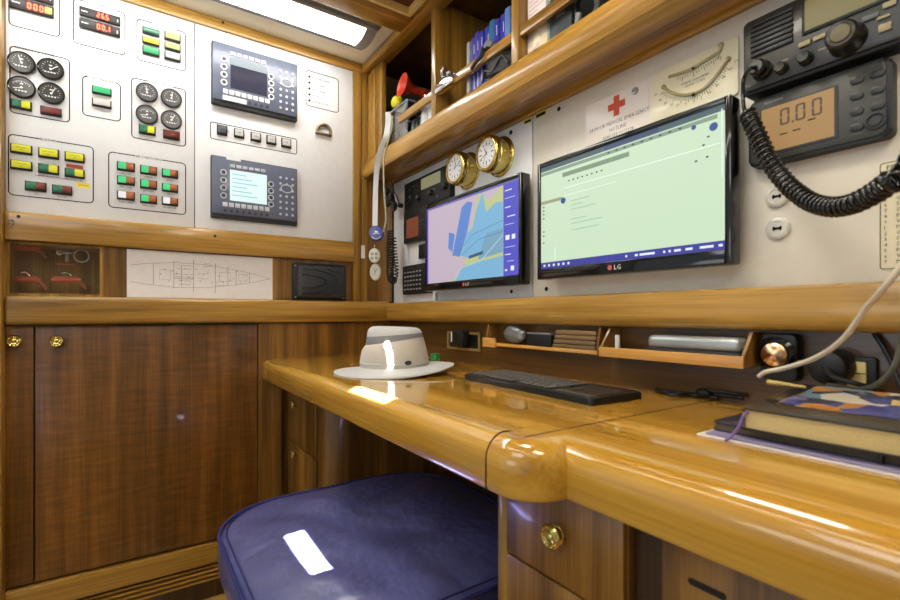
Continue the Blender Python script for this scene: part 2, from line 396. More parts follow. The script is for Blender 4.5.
# lockers below: carcass, two doors, fixed panel, louvres
cab = thing('wall_locker', 'dark figured teak locker with flush doors along the left bulkhead', 'cabinet', FA(.2, 0, -.1))
dz0, dz1 = zb(-.862), zb(-.036)
ud = [pA(x, 400)[0] for x in (8, 33.5, 35.5, 257, 258.5)]
g = G(FA).box(U0, 1.02, .14, dz1, -.3, -.022)
g.box(ud[4], 1.03, zb(-.265), dz1, -.022, 0).box(ud[4], .515, .14, zb(-.265), -.022, -.004)
g.build('carcass', wood_v, cab)
dgm = G(FA).box(ud[0] + .0005 - .01, ud[1], dz0 + .003, dz1 - .003, -.021, 0, .0015).build('door', wood_door, cab)
dgn = G(FA).box(ud[2], ud[3], dz0 + .003, dz1 - .003, -.021, 0, .0015).build('door', wood_door, cab)
def knob(g_F, u, v, w, parent, s=1.0):
    g = G(g_F); g.lathe(u, v, [(.0, w), (.013 * s, w), (.0135 * s, w + .002), (.011 * s, w + .004), (.007 * s, w + .006), (.0065 * s, w + .008), (.012 * s, w + .0105), (.0165 * s, w + .013), (.0165 * s, w + .015), (.014 * s, w + .0175), (.0115 * s, w + .0165), (.009 * s, w + .0185), (.006 * s, w + .0175), (.003 * s, w + .0195), (0, w + .0195)], 24)
    for i in range(10):
        a = i * PI / 5; g.ball(u + .0125 * s * math.cos(a), v + .0125 * s * math.sin(a), w + .0165, .0023 * s, 5)
    return g.build('knob', brass, parent)
p = pA(13.5, 341, .02); knob(FA, p[0] - .0, p[1], 0, dgm, 1.15)
p = pA(56, 341, .02); knob(FA, p[0], p[1], 0, dgn, 1.15)
G(FA).box(U0, .44, zb(-.945), zb(-.868), -.02, .012, .004).build('bottom_rail', wood_y, cab)
g = G(FA)
for i in range(4):
    z = zb(-.962) - i * .017; g.box(U0, .44, z - .0045, z + .0045, -.025, -.004, .002)
g.build('louvre', wood_y, cab)
G(FA).box(U0, .44, .068, .14, -.06, -.05).box(U0, .44, .0, .066, -.03, -.002, .004).build('plinth', wood_dark, cab)

# --- instrument wall (frame FB)
prof = [(1.03, Z(.052)), (.985, Z(.052)), (.978, Z(.048)), (.974, Z(.03)), (.974, Z(.0)), (.978, Z(-.018)), (.988, Z(-.028)), (1.0, Z(-.03)), (1.03, Z(-.03))]
def sweep_x(g, prof, x0, x1):
    n = len(prof); vs = [(x0, y, z) for y, z in prof] + [(x1, y, z) for y, z in prof]
    fs = [(i, (i + 1) % n, n + (i + 1) % n, n + i) for i in range(n)] + [tuple(range(n))[::-1], tuple(range(n, 2 * n))]
    return g.add([FW(*v) for v in vs], fs)
struct(sweep_x(G(), prof, -1.964, .95).build('trim_9', wood_x))
struct(G(FB).box(-1.998, .95, Z(-.2), Z(-.03), -.02, 0).build('trim_10', wood_niche))       # board at the back of the worktop
struct(G(FB).box(-1.998, .95, Z(-.03), Z(.622), -.03, -.002).build('trim_11', wood_dark))

# --- shelf unit over the instruments
sh = thing('bookshelf', 'varnished overhead shelf with posts, fiddle rails and rounded front board', 'shelf', (-.6, 1.0, Z(.612)))
pf = [(.93, .612), (.888, .612), (.874, .619), (.867, .634), (.865, .66), (.868, .682), (.876, .694), (.889, .700), (.93, .700)]
sweep_x(G(), [(y, Z(z)) for y, z in pf], -1.998, .95).build('front_board', wood_x, sh)
G().box(-1.998, .95, .9305, 1.33, Z(.682), Z(.695)).build('shelf_board', wood_x, sh)
g = G().box(-1.998, .95, .9305, 1.029, Z(.624), Z(.640)).box(-1.998, .95, .9305, .945, Z(.616), Z(.640), .002).box(-1.998, .95, 1.012, 1.029, Z(.612), Z(.625), .003)
g.build('underside_board', wood_x, sh)
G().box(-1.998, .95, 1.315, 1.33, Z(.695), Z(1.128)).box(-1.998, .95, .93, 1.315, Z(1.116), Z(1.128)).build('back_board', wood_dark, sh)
G().box(-1.998, .95, .862, .93, Z(1.09), Z(1.129), .008).build('top_rail', wood_x, sh)
divx = [(-1.998, -1.845), (-1.4437, -1.4137), (-1.012, -.982), (-.50, -.47), (-.02, .01), (.45, .48)]
for i, (a, b) in enumerate(divx):
    g = G()
    if i == 0:
        g.box(a, -1.952, .893, .915, Z(.698), Z(1.09), .003).box(-1.949, -1.905, .889, .915, Z(.698), Z(1.09), .004).box(-1.902, b, .893, .915, Z(.698), Z(1.09), .003); nm = 'corner_post'
    else:
        g.box(a, b, .893, 1.315, Z(.698), Z(1.116), .003); nm = 'divider'
    g.build(nm, wood_vg, sh)
ends = [(-1.705, -1.4440), (-1.4135, -1.0122), (-.9818, -.5002), (-.4698, -.0202), (.0102, .4498)]
for a, b in ends: G().box(a, b, .897, .912, Z(.775), Z(.806), .004).build('fiddle_rail', wood_x, sh)

# --- hatch frame in the ceiling
hf = thing('ceiling_hatch', 'varnished hatch frame with bright inner edge let into the ceiling', 'hatch', (-1.2, .55, Z(1.085)))
ox0, ox1, oy0, oy1 = -1.617, -.84, .19, .861
g = G(); zt = Z(1.1295); z0 = Z(1.085)
g.box(ox0, HX0, oy0, oy1, z0, zt, .004).box(HX1, ox1, oy0, oy1, z0, zt, .004).box(HX0, HX1, HY1, oy1, z0, zt, .004).box(HX0, HX1, oy0, HY0, z0, zt, .004)
g.build('frame', wood_y, hf)
edge = mat('pale_varnished_edge', (226, 196, 120), .3, coat=.6)
zt2 = Z(1.108); g = G(); e = .012
g.box(HX0, HX0 + e, HY0, HY1, z0 - .004, zt2).box(HX1 - e, HX1, HY0, HY1, z0 - .004, zt2).box(HX0 + e, HX1 - e, HY0, HY0 + e, z0 - .004, zt2).box(HX0 + e, HX1 - e, HY1 - e, HY1, z0 - .004, zt2)
g.build('lining', edge, hf)
G().box(HX0, HX1, HY0, HY1, zt2, zt2 + .02).build('lid', mat('red_brown_hatch_lid', (96, 34, 16), .3, coat=.4), hf)
G().box(-1.46, -1.36, .70, .73, zt2 - .016, zt2 - .0005, .004).tube([(-1.44, .715, zt2 - .010), (-1.36, .64, zt2 - .010)], .006, 8).build('latch', black_plastic, hf)

# --- ceiling light
lt = thing('ceiling_light', 'long white lit fluorescent fixture with grey end cap on the ceiling', 'light', (-1.80, .2, CEIL - .035))
lens_m = mat('lit_diffuser', (255, 252, 246), .4, emit=LAMP, var=0)
G().box(-1.87, -1.672, -.62, .81, CEIL - .012, CEIL - .0005, .004).build('base', grey_plastic, lt)
g = G(); g.add([], [])
def trough(g, x0, x1, y0, y1, zt, d, n=8):
    pr = [(x0 + (x1 - x0) * i / n, zt - d * math.sin(PI * i / n) ** .5 if 0 < i < n else zt) for i in range(n + 1)]
    vs = [(x, y0, z) for x, z in pr] + [(x, y1, z) for x, z in pr]; m = n + 1
    fs = [(i, i + 1, m + i + 1, m + i) for i in range(n)] + [tuple(range(m))[::-1], tuple(range(m, 2 * m)), (n, 0, m, m + n)]
    return g.add([FW(*v) for v in vs], fs)
trough(g, -1.84, -1.70, -.6, .757, CEIL - .0122, .022); g.build('diffuser', lens_m, lt)
g = G(); trough(g, -1.85, -1.69, .7575, .80, CEIL - .0122, .026)
g.box(-1.697, -1.680, -.6, .80, CEIL - .024, CEIL - .0122, .004); g.build('end_cap', mat('light_grey_end_cap', (140, 142, 142), .5), lt)

l2 = thing('ceiling_light', 'slim lit ceiling light running over the seat, behind the viewer', 'light', (.0, -.42, CEIL - .03))  # extra light added behind the viewer to streak the rounded worktop edge
G().box(-1.50, 1.0, -.475, -.365, CEIL - .010, CEIL - .0005, .004).build('base', grey_plastic, l2)
G().box(-1.48, .98, -.455, -.385, CEIL - .030, CEIL - .0105, .008).build('diffuser', mat('added_slim_diffuser', (255, 250, 238), .4, emit=LAMP2, var=0), l2)

# ================================================================== WORKTOP AND PEDESTALS
def worktop_bm():
    z0, z1, R = Z(-.264), TOPZ, .036
    prof = [(.010, z0), (.003, z0 + .002), (0, z0 + .008)] + [(R - R * math.cos(math.radians(a)), z1 - R + R * math.sin(math.radians(a))) for a in range(0, 91, 10)]
    bm = bmesh.new(); rings_ = []
    for d, z in prof:
        P = [(-1.998, .44 + d), (-1.2, .44 + d), (-.62, .44 + d)] + [(-.53 + (.07 - d) * math.sin(math.radians(a)), .51 - (.07 - d) * math.cos(math.radians(a))) for a in range(0, 91, 9)] + [(-.46 - d, .51 + d), (-.1, .51 + d), (.95, .51 + d)]
        rings_.append([bm.verts.new((x, y, z)) for x, y in P])
    n = len(rings_[0])
    for a, c in zip(rings_, rings_[1:]):
        for i in range(n - 1): bm.faces.new((a[i], a[i + 1], c[i + 1], c[i]))
    bt = [bm.verts.new((-1.998, 1.029, z1)), bm.verts.new((.95, 1.029, z1)), bm.verts.new((-1.998, 1.029, z0)), bm.verts.new((.95, 1.029, z0))]
    bm.faces.new(rings_[-1] + [bt[1], bt[0]]); bm.faces.new((rings_[0] + [bt[3], bt[2]])[::-1]); bm.faces.new((bt[0], bt[1], bt[3], bt[2]))
    bm.faces.new([r[0] for r in rings_] + [bt[0], bt[2]]); bm.faces.new(([r[-1] for r in rings_] + [bt[1], bt[3]])[::-1])
    return bm
wt = thing('worktop', 'glossy golden varnished worktop with rounded edge running below the screens', 'worktop', (-.6, .75, Z(-.264)))
for nm, x, side in (('chart_table_lid', -.5553, True), ('end_section', -.5540, False)):
    bm = worktop_bm(); geom = bm.verts[:] + bm.edges[:] + bm.faces[:]
    r = bmesh.ops.bisect_plane(bm, geom=geom, plane_co=(x, 0, 0), plane_no=(1, 0, 0), clear_outer=side, clear_inner=not side)
    ed = [e for e in r['geom_cut'] if isinstance(e, bmesh.types.BMEdge)]
    bmesh.ops.holes_fill(bm, edges=ed); G().addbm(bm).build(nm, wood_desk, wt, smooth=40)
dseam = mat('dark_seam', (52, 24, 8), .7, var=0, spec=.1)
jp = [(-.5547, .4405, Z(-.262)), (-.5547, .4398, Z(-.25)), (-.5547, .4398, TOPZ - .036)] + [(-.5547, .476 - .0362 * math.cos(math.radians(a)), TOPZ - .036 + .0362 * math.sin(math.radians(a))) for a in range(10, 91, 10)] + [(-.552, .487, TOPZ + .0001)]
G().tube(jp, .0012, 6).build('joint', dseam, wt)
G().box(-.5150, -.5115, .480, 1.028, TOPZ - .002, TOPZ + .0003).build('seam', dseam, wt)

pd = thing('drawer_pedestal', 'left drawer pedestal with rounded corner under the worktop', 'cabinet', (-1.7, .8, 0))
cor = [(-1.60 + .08 * math.sin(math.radians(a)), .62 - .08 * math.cos(math.radians(a))) for a in range(0, 91, 9)]
G().prism([(-1.975, .54)] + cor + [(-1.52, 1.0), (-1.975, 1.0)], .0, Z(-.266)).build('body', wood_v, pd)
for z0, z1 in ((-.505, -.272), (-.86, -.511)):
    d = G().box(-1.972, -1.625, .534, .5395, Z(z0), Z(z1), .0012).build('drawer', wood_v, pd)
    FD = Frame((0, .534, 0), (1, 0, 0), (0, 0, 1), (0, -1, 0))
    knob(FD, -1.865, Z(-.352 if z0 > -.55 else -.545), 0, d, .95)
G().box(-1.519, -.70, .985, 1.0, .0, Z(-.266)).build('back_panel', wood_dark, pd)

pr_ = thing('drawer_cabinet', 'right drawer cabinet with brass knob beneath the worktop corner', 'cabinet', (-.5, .8, 0))
G().box(-.625, -.385, .546, 1.0, 0, Z(-.266)).box(-.68, -.64, .60, 1.0, 0, Z(-.266)).box(-.64, -.625, .60, 1.0, 0, Z(-.266)).build('body', wood_v, pr_)
G().add([], []).lathe(-.657, .58, [(.024, 0), (.024, Z(-.266))], 28).build('corner_column', wood_vg, pr_, smooth=60)
for z0, z1 in ((-.408, -.272), (-.62, -.412), (-.90, -.624)):
    d = G().box(-.622, -.388, .538, .5455, Z(z0), Z(z1), .002).build('drawer', wood_v, pr_)
    FD = Frame((0, .538, 0), (1, 0, 0), (0, 0, 1), (0, -1, 0)); knob(FD, -.505, Z(-.335 if z0 > -.5 else (z0 + z1) / 2), 0, d, 1.15)
G().box(-.384, -.345, .56, 1.0, 0, Z(-.266)).build('stile', wood_dark, pr_)
p2 = thing('locker_cabinet', 'lower locker right of the drawers with a dark slot in its front', 'cabinet', (-.1, .8, 0))
G().box(-.344, .9, .556, 1.0, 0, Z(-.266)).build('body', wood_v, p2)
dd = G().box(-.34, .2, .548, .5555, Z(-.9), Z(-.272), .002).build('door', wood_v, p2)
a = atY(688, 580, .547); b = atY(726, 598, .547)
FD = Frame((0, .548, 0), (1, 0, 0), (0, 0, 1), (0, -1, 0))
G(FD).rrect(a.x, b.x, a.z - .004, a.z + .004, 0.0003, .0012, .0035).build('slot', black_plastic, dd)

# ================================================================== STOOL
st = thing('bench_seat', 'blue leather cushioned seat tucked half under the worktop', 'seat', (-1.08, .5, 0))
sx0, sx1, sy0, sy1 = -1.415, -.715, .172, .86
def cushion(g, zt, th, r, puff, n=40):
    base = rr(sx0, sx1, sy0, sy1, r, 14); m = len(base); cx, cy = (sx0 + sx1) / 2, (sy0 + sy1) / 2
    rings = []
    for k, (ins, z) in enumerate([(.012, zt - th), (.004, zt - th + .006), (0, zt - th + .02), (-.003, zt - th * .5), (0, zt - .018), (.004, zt - .008), (.013, zt - .001)]):
        rings.append([(cx + (x - cx) * (1 - ins / .36), cy + (y - cy) * (1 - ins / .36), z) for x, y in base])
    for j in range(1, 12):
        f = 1 - j / 12; ring = []
        for x, y in base:
            X = cx + (x - cx) * f * .965; Y = cy + (y - cy) * f * .965
            bulge = puff * (1 - f ** 3)
            wr = .009 * math.sin(11 * X + 17 * Y + 2.2 * math.sin(7 * X - 3)) + .006 * math.sin(23 * X - 15 * Y + 2 * math.sin(9 * Y))
            ring.append((X, Y, zt + .004 + bulge + wr * (1 - f ** 6) * min(1, (1 - f) * 5)))
        rings.append(ring)
    vs = [v for r_ in rings for v in r_]; fs = []
    for a in range(len(rings) - 1):
        for i in range(m): fs.append((a * m + i, a * m + (i + 1) % m, (a + 1) * m + (i + 1) % m, (a + 1) * m + i))
    fs.append(tuple(range(m))[::-1]); vs.append((cx, cy, zt + puff)); q = len(vs) - 1; a = (len(rings) - 1) * m
    for i in range(m): fs.append((a + i, a + (i + 1) % m, q))
    return g.add([FW(*v) for v in vs], fs)
SZ = Z(-.528)
cushion(G(), SZ, .11, .20, .018).build('cushion', leather, st, smooth=60)
pp = [(x, y, SZ - .004) for x, y in rr(sx0 - .0, sx1, sy0, sy1, .20, 14)]
G().tube(pp, .0042, 8, True).build('piping', leather_seam, st, smooth=60)
pp2 = [((x + 1.0825) * .955 - 1.0825, (y - .5075) * .955 + .5075, SZ + .0015) for x, y in rr(sx0, sx1, sy0, sy1, .20, 14)]
G().tube(pp2, .0022, 6, True).build('stitching', leather_seam, st, smooth=60)
G().rrect(sx0 + .05, sx1 - .04, sy0 + .05, sy1 - .04, SZ - .15, SZ - .1105, .2, n=10).build('base_board', wood_v, st)
g = G().lathe((sx0 + sx1) / 2, .52, [(.2, 0), (.2, .02), (.05, .05), (.045, SZ - .151)], 28); g.build('pedestal', steel, st)
# ================================================================== SWITCH PANELS ON THE LEFT BULKHEAD
PT = .007                                            # panel thickness
sp = thing('electrical_board', 'white electrical panel of gauges, red meters and coloured switches, left of the seam', 'panel', FA(-.06, zb(.322), .002))
seam = pA(194.5, 120)[0]
G(FA).box(U0 + .001, seam - .0012, zb(.3225), zb(1.0875), .0005, PT, .0012).build('board', white_panel, sp)
cp = thing('control_panel', 'white panel right of the seam carrying two grey controller units', 'panel', FA(.5, zb(.322), .002))
G(FA).box(seam + .0012, .8215, zb(.3225), zb(1.0875), .0005, PT, .0012).build('board', white_panel, cp)
W = PT
def RA(x0, x1, yt, yb, at=1, w=W): return rA(x0, x1, yt, yb, w, at)
def outline(g, r, rad=.012, gap=None):
    """rounded printed line, with an optional break in the top edge for the heading"""
    u0, u1, v0, v1 = r; pts = rr(u0, u1, v0, v1, rad, 5)
    if gap is None: return g.strip(pts, .0030, W + .0001, W + .0004, True)
    ga, gb = gap; k = None
    top = [p for p in pts]
    i = 11                                            # last point of the top right corner
    seq = pts[i + 1:] + pts[:i + 1]
    seq = [(ga, v1)] + seq + [(gb, v1)] if False else seq
    a = [(ga, v1)] + pts[12:] + pts[:12] + [(gb, v1)]
    return g.strip(a, .0030, W + .0001, W + .0004)
class Lettering:
    def __init__(s, F, m, parent): s.F, s.m, s.p = F, m, parent
    def text(s, *a, **k): G(s.F).text(*a, **k).build('lettering', s.m, s.p, smooth=0); return s
lines = G(FA); let = Lettering(FA, ink, sp)
def frame(r, head=None, hs=.008, hx=.5, hw=.5):
    hs *= 1.4
    u0, u1, v0, v1 = r
    if head:
        c = u0 + (u1 - u0) * hx; h = (u1 - u0) * hw / 2; outline(lines, r, .012, (c - h, c + h))
        vs, fs = text_geo(head); wd = (max(p.x for p in vs) - min(p.x for p in vs)) * hs
        let.text(head, c, v1, W + .0004, hs, sx=min(1, 2 * h * .95 / wd))
    else: outline(lines, r)
def switch(r, ml, mr=None, split=False):
    """rocker with a dark bezel below/right and one or two coloured lenses"""
    u0, u1, v0, v1 = r; h = v1 - v0
    b = G(FA).box(u0, u1, v0, v1, W + .0001, W + .007, .0012).build('switch', black_plastic, sp)
    g = G(FA); um = (u0 + u1) / 2; e = h * .12
    g.box(u0 + e, (um if split else u1 - e), v0 + h * .2, v1 - e * .5, W + .0071, W + .0095, .0008).build('lens', ml, b)
    if split: G(FA).box(um + .0004, u1 - e, v0 + h * .2, v1 - e * .5, W + .0071, W + .0095, .0008).build('lens', mr, b)
    return b
def legend(r, t, s=.0045, dv=-.006): let.text(t, (r[0] + r[1]) / 2, r[2] + dv, W + .0004, s * 1.35, sx=.9)
def meter(r, s, dx=.42, sq=None):
    u0, u1, v0, v1 = r; h = v1 - v0
    b = G(FA).box(u0, u1, v0, v1, W + .0001, W + .008, .0015).build('digital_meter', black_plastic, sp)
    ux = u0 + (u1 - u0) * dx
    G(FA).box(ux - h * .15, ux + h * 1.4, v0 + h * .08, v1 - h * .08, W + .0081, W + .0085).build('window', red_glow, b)
    G(FA).digits(s, ux, v0 + h * .2, W + .0092, h * .58, .22, th=.19).build('digits', red_led, b)
    G(FA).box(u0 + h * .2, u0 + h * .75, v0 + h * .45, v0 + h * .55, W + .0081, W + .0085).build('marking', white_ink, b); (None if sq else G(FA).box(u1 - h * .3, u1 - h * .2, v0 + h * .3, v0 + h * .6, W + .0081, W + .0085).build('marking', white_ink, b))
    if sq: G(FA).box(u1 - h * .62, u1 - h * .12, v0 + h * .2, v0 + h * .8, W + .0081, W + .0105, .001).build('button', mat('yellow_button', (190, 180, 90), .4), b)
# meters
frame(rA(9, 59.6, -20, 37.3, W))
meter(RA(9.2, 54, 8.3, 19.2), '000', .40, True)
meter(RA(9.2, 54, -4.5, 6.2), '000', .40)
frame(RA(73.5, 125, 13.3, 55.5), 'SERVICE BATTERY', .0085, .52, .62)
meter(RA(79.3, 120.3, 18.3, 26.8), '26.5', .42)
meter(RA(79.3, 120.3, 29, 38.4), '00.1', .42)
frame(RA(137, 185.4, 32.7, 71.6), 'POWER SYSTEM', .008, .55, .5)
for r, m in ((RA(142.3, 159.6, 31.4, 38), g_dim), (RA(142.3, 159.6, 40.7, 47.9), y_lens), (RA(142.3, 159.6, 50, 58), g_lit),
             (RA(164.3, 180.6, 36, 44), y_pale), (RA(164.3, 180.6, 46, 53.4), y_pale), (RA(164.3, 180.6, 55, 63.2), w_lens)): switch(r, m)
# gauges
gface = mat('gauge_face', (38, 38, 38), .3, coat=.4); gface2 = mat('gauge_face_grey', (92, 92, 94), .3, coat=.4)
def gauge(px, py, R, needle, pale=False, low=False):
    u, v = pA(px, py, W)
    b = G(FA).lathe(u, v, [(R, W), (R, W + .008), (R * .93, W + .011), (R * .86, W + .009), (0, W + .009)], 36).build('gauge', black_gloss if not pale else dark_grey, sp)
    G(FA).disc(u, v, R * .85, W + .0091, W + .0095, 32).build('gauge_face', gface2 if pale else gface, b)
    g = G(FA); F = None
    cvv = v - (R * .35 if low else 0); rr_ = R * (.95 if low else .7)
    for i in range(13):
        a = math.radians(210 - i * 20) if not low else math.radians(135 - i * 7.5)
        c, s_ = math.cos(a), math.sin(a); k = .84 if i % 3 else .74
        p0 = (u + rr_ * k * c, cvv + rr_ * k * s_); p1 = (u + rr_ * c * .95, cvv + rr_ * s_ * .95)
        if (p1[0] - u) ** 2 + (p1[1] - v) ** 2 < (R * .8) ** 2: g.strip([p0, p1], .0012, W + .0096, W + .0099)
    for k in range(4): g.box(u - R * .45 + k * R * .22, u - R * .3 + k * R * .22, v - R * .42, v - R * .3, W + .0096, W + .0099)
    g.box(u - R * .12, u + R * .12, v + R * .22, v + R * .34, W + .0096, W + .0099)
    g.build('scale', white_ink, b)
    a = math.radians(needle); G(FA).strip([(u, v - R * .1), (u + R * .62 * math.cos(a), v + R * .62 * math.sin(a))], .0022, W + .01, W + .0106).disc(u, v - R * .05, R * .1, W + .0096, W + .011, 12).build('needle', white_plastic, b)
def RAD(px, dpx): return abs(pA(px + dpx, 100)[0] - pA(px, 100)[0])
R1 = RAD(51, 12.6) * 1.08; R2 = RAD(160, 10.3)*1.05
frame(rA(10, 69.5, 45.5, 112, W, 0), None)
let.text('GENERATOR 1 FWD', pA(35, 50)[0], rA(10, 69.5, 45.5, 112, W, 0)[3], W + .0006, .011)
for a in ((22, 63.4, R1, 110), (51, 69.8, R1, 35), (22, 88, R1, 200), (51.7, 94, R1, 60)): gauge(*a, low=(a[3] == 200))
switch(RA(11, 32, 102.8, 112), g_dim, y_lens, True); switch(RA(40.4, 62, 109.8, 118.2), r_lens)
frame(RA(82.7, 120.4, 84, 121.7), 'SYSTEM TRANSFER', .0075, .45, .8)
switch(RA(92, 111.6, 89.8, 97.4), g_lit); switch(RA(92, 111.6, 101.8, 109.8), w_dim)
frame(RA(131.7, 185.6, 90, 146.7), 'GENERATOR 2 AFT', .008, .52, .45)
for a in ((147, 93, R2, 100), (171.3, 98.7, R2, 80), (147, 115, R2, 200), (171.3, 120.4, R2, 60)): gauge(*a, pale=True, low=(a[3] == 200))
switch(RA(138.7, 155.7, 127.5, 136.5), g_dim, y_lens, True); switch(RA(163, 179.7, 132.6, 141.3), r_lens)
# bilge pumps
frame(RA(8.5, 93.3, 147.3, 203.3), 'BILGE PUMPS', .008, .45, .2)
rows = [(RA(10.4, 32.7, 146.6, 156), 1), (RA(38.3, 59.3, 150.6, 160.4), 1), (RA(64.7, 84.7, 154.6, 164), 1), (RA(10.4, 32.7, 162.6, 171.8), 1),
        (RA(38.3, 59.3, 166.2, 175.8), 2), (RA(64.7, 84.7, 170.6, 179.6), 2), (RA(25, 46.7, 183.4, 192.8), 3), (RA(52, 72.4, 187, 196.2), 3)]
for r, k in rows:
    switch(r, {1: y_lens, 2: g_dim, 3: g_dim}[k], {1: None, 2: y_lens, 3: r_lens}[k], k > 1)
    if k == 1:
        let.text('PUMP ALARM', (r[0] + r[1]) / 2, r[2] + (r[3] - r[2]) * .65, W + .0098, .0048).text('TEST', (r[0] + r[1]) / 2, r[2] + (r[3] - r[2]) * .4, W + .0098, .0042)
legend(rows[4][0], 'ENGINE ROOM PUMP'); legend(rows[5][0], 'FORWARD PUMP'); legend(rows[6][0], 'ON'); legend(rows[7][0], 'AFT PUMP')
r = RA(30, 73, 178.5, 183.0); let.text('HIGH WATER BILGE LEVEL ALARM', (r[0] + r[1]) / 2, (r[2] + r[3]) / 2 + .003, W + .0004, .0055)
r = RA(66.2, 83, 166.0, 169.6); G(FA).box(*r, W + .0001, W + .0008).build('red_sticker', mat('red_sticker', (190, 70, 50), .5), sp)
r = RA(76.2, 90, 183.6, 188.8); G(FA).box(*r, W + .0001, W + .0008).build('yellow_sticker', mat('yellow_sticker', (226, 206, 70), .5), sp)
let.text('CAUTION', (r[0] + r[1]) / 2, (r[2] + r[3]) / 2, W + .001, .006)
# nine illuminated switches
frame(RA(108.7, 185.6, 163.7, 214.7), 'AIR CONDITIONING', .0085, .5, .34)
cols = [((117, 135), ((164, 172.7), (178, 186.4), (192.7, 201.3))), ((140, 157), ((167.6, 176.3), (181.4, 190.4), (196.3, 204.7))), ((161.7, 178), ((171, 179.4), (185.3, 193.4), (198.6, 206.8)))]
names = [('SALOON', 'FWD CABIN', 'PORT CABIN'), ('OWNER', 'AFT CABIN', 'STBD CABIN'), ('GALLEY', 'CREW', 'DECKHOUSE')]
for i, ((x0, x1), ys) in enumerate(cols):
    for j, (a, b) in enumerate(ys):
        r = RA(x0, x1, a, b); switch(r, w_lens if (i, j) in ((0, 2), (2, 2)) else g_lit, o_lens, True); legend(r, names[i][j], .0055, -.007)
lines.build('printed_lines', ink, sp)
for x, y in ((18, 213.5),): pass

# right hand panel: indicator list, row of five buttons, ring pull
lines = G(FA); let = Lettering(FA, ink, cp)
r = RA(306, 338.4, 79.3, 113); outline(lines, r)
for i, t in enumerate(('RUDDER ALARM', 'GAS ALARM', 'FIRE ALARM', 'SMOKE', 'ENGINE FAULT')):
    v = r[3] - (r[3] - r[2]) * (.17 + .17 * i); G(FA).disc(r[0] + .014, v, .0048, W + .0001, W + .003, 14).build('indicator_lamp', dark_grey, cp)
    let.text(t, r[0] + .026, v, W + .0004, .0105, 'l')
r = RA(210.4, 296.7, 139.3, 154.4); outline(lines, r, .008)
for x0, x1, a, b in ((216.7, 227.3, 126.6, 136.7), (233.8, 244, 130.4, 139.4), (250.4, 260.7, 134, 143), (266.2, 276, 137, 146), (281, 291, 140, 149)):
    q = RA(x0, x1, a, b); bb = G(FA).box(*q, W + .0001, W + .006, .001).build('push_button', black_plastic, cp)
    h = q[3] - q[2]; G(FA).box(q[0] + h * .1, q[1] - h * .12, q[2] + h * .22, q[3] - h * .08, W + .0061, W + .009, .0008).build('cap', mid_grey if x0 < 220 else w_dim, bb)
    G(FA).text('ON' if x0 < 220 else 'OFF', (q[0] + q[1]) / 2, q[2] + h * .55, W + .0094, .008).build('lettering', ink, bb)
lines.build('printed_lines', ink, cp)
tr = thing('ring_pull', 'small beige metal ring pull on the white control panel', 'ring pull', FA(pA(324, 132)[0], pA(324, 137)[1] - .02, W))
cu, cv = pA(324, 131.5, .012); R = .030
pts = [(cu + R * math.cos(math.radians(a)), cv + R * math.sin(math.radians(a)), .014) for a in range(-20, 201, 10)]
G(FA).tube(pts, .0065, 8).build('ring', mat('beige_metal', (150, 132, 108), .35, .6), tr)
G(FA).box(cu - R * 1.25, cu + R * 1.0, cv - R * .55, cv - R * .25, W + .0001, .02, .003).build('bar', mat('beige_metal_bar', (140, 122, 98), .35, .6), tr)

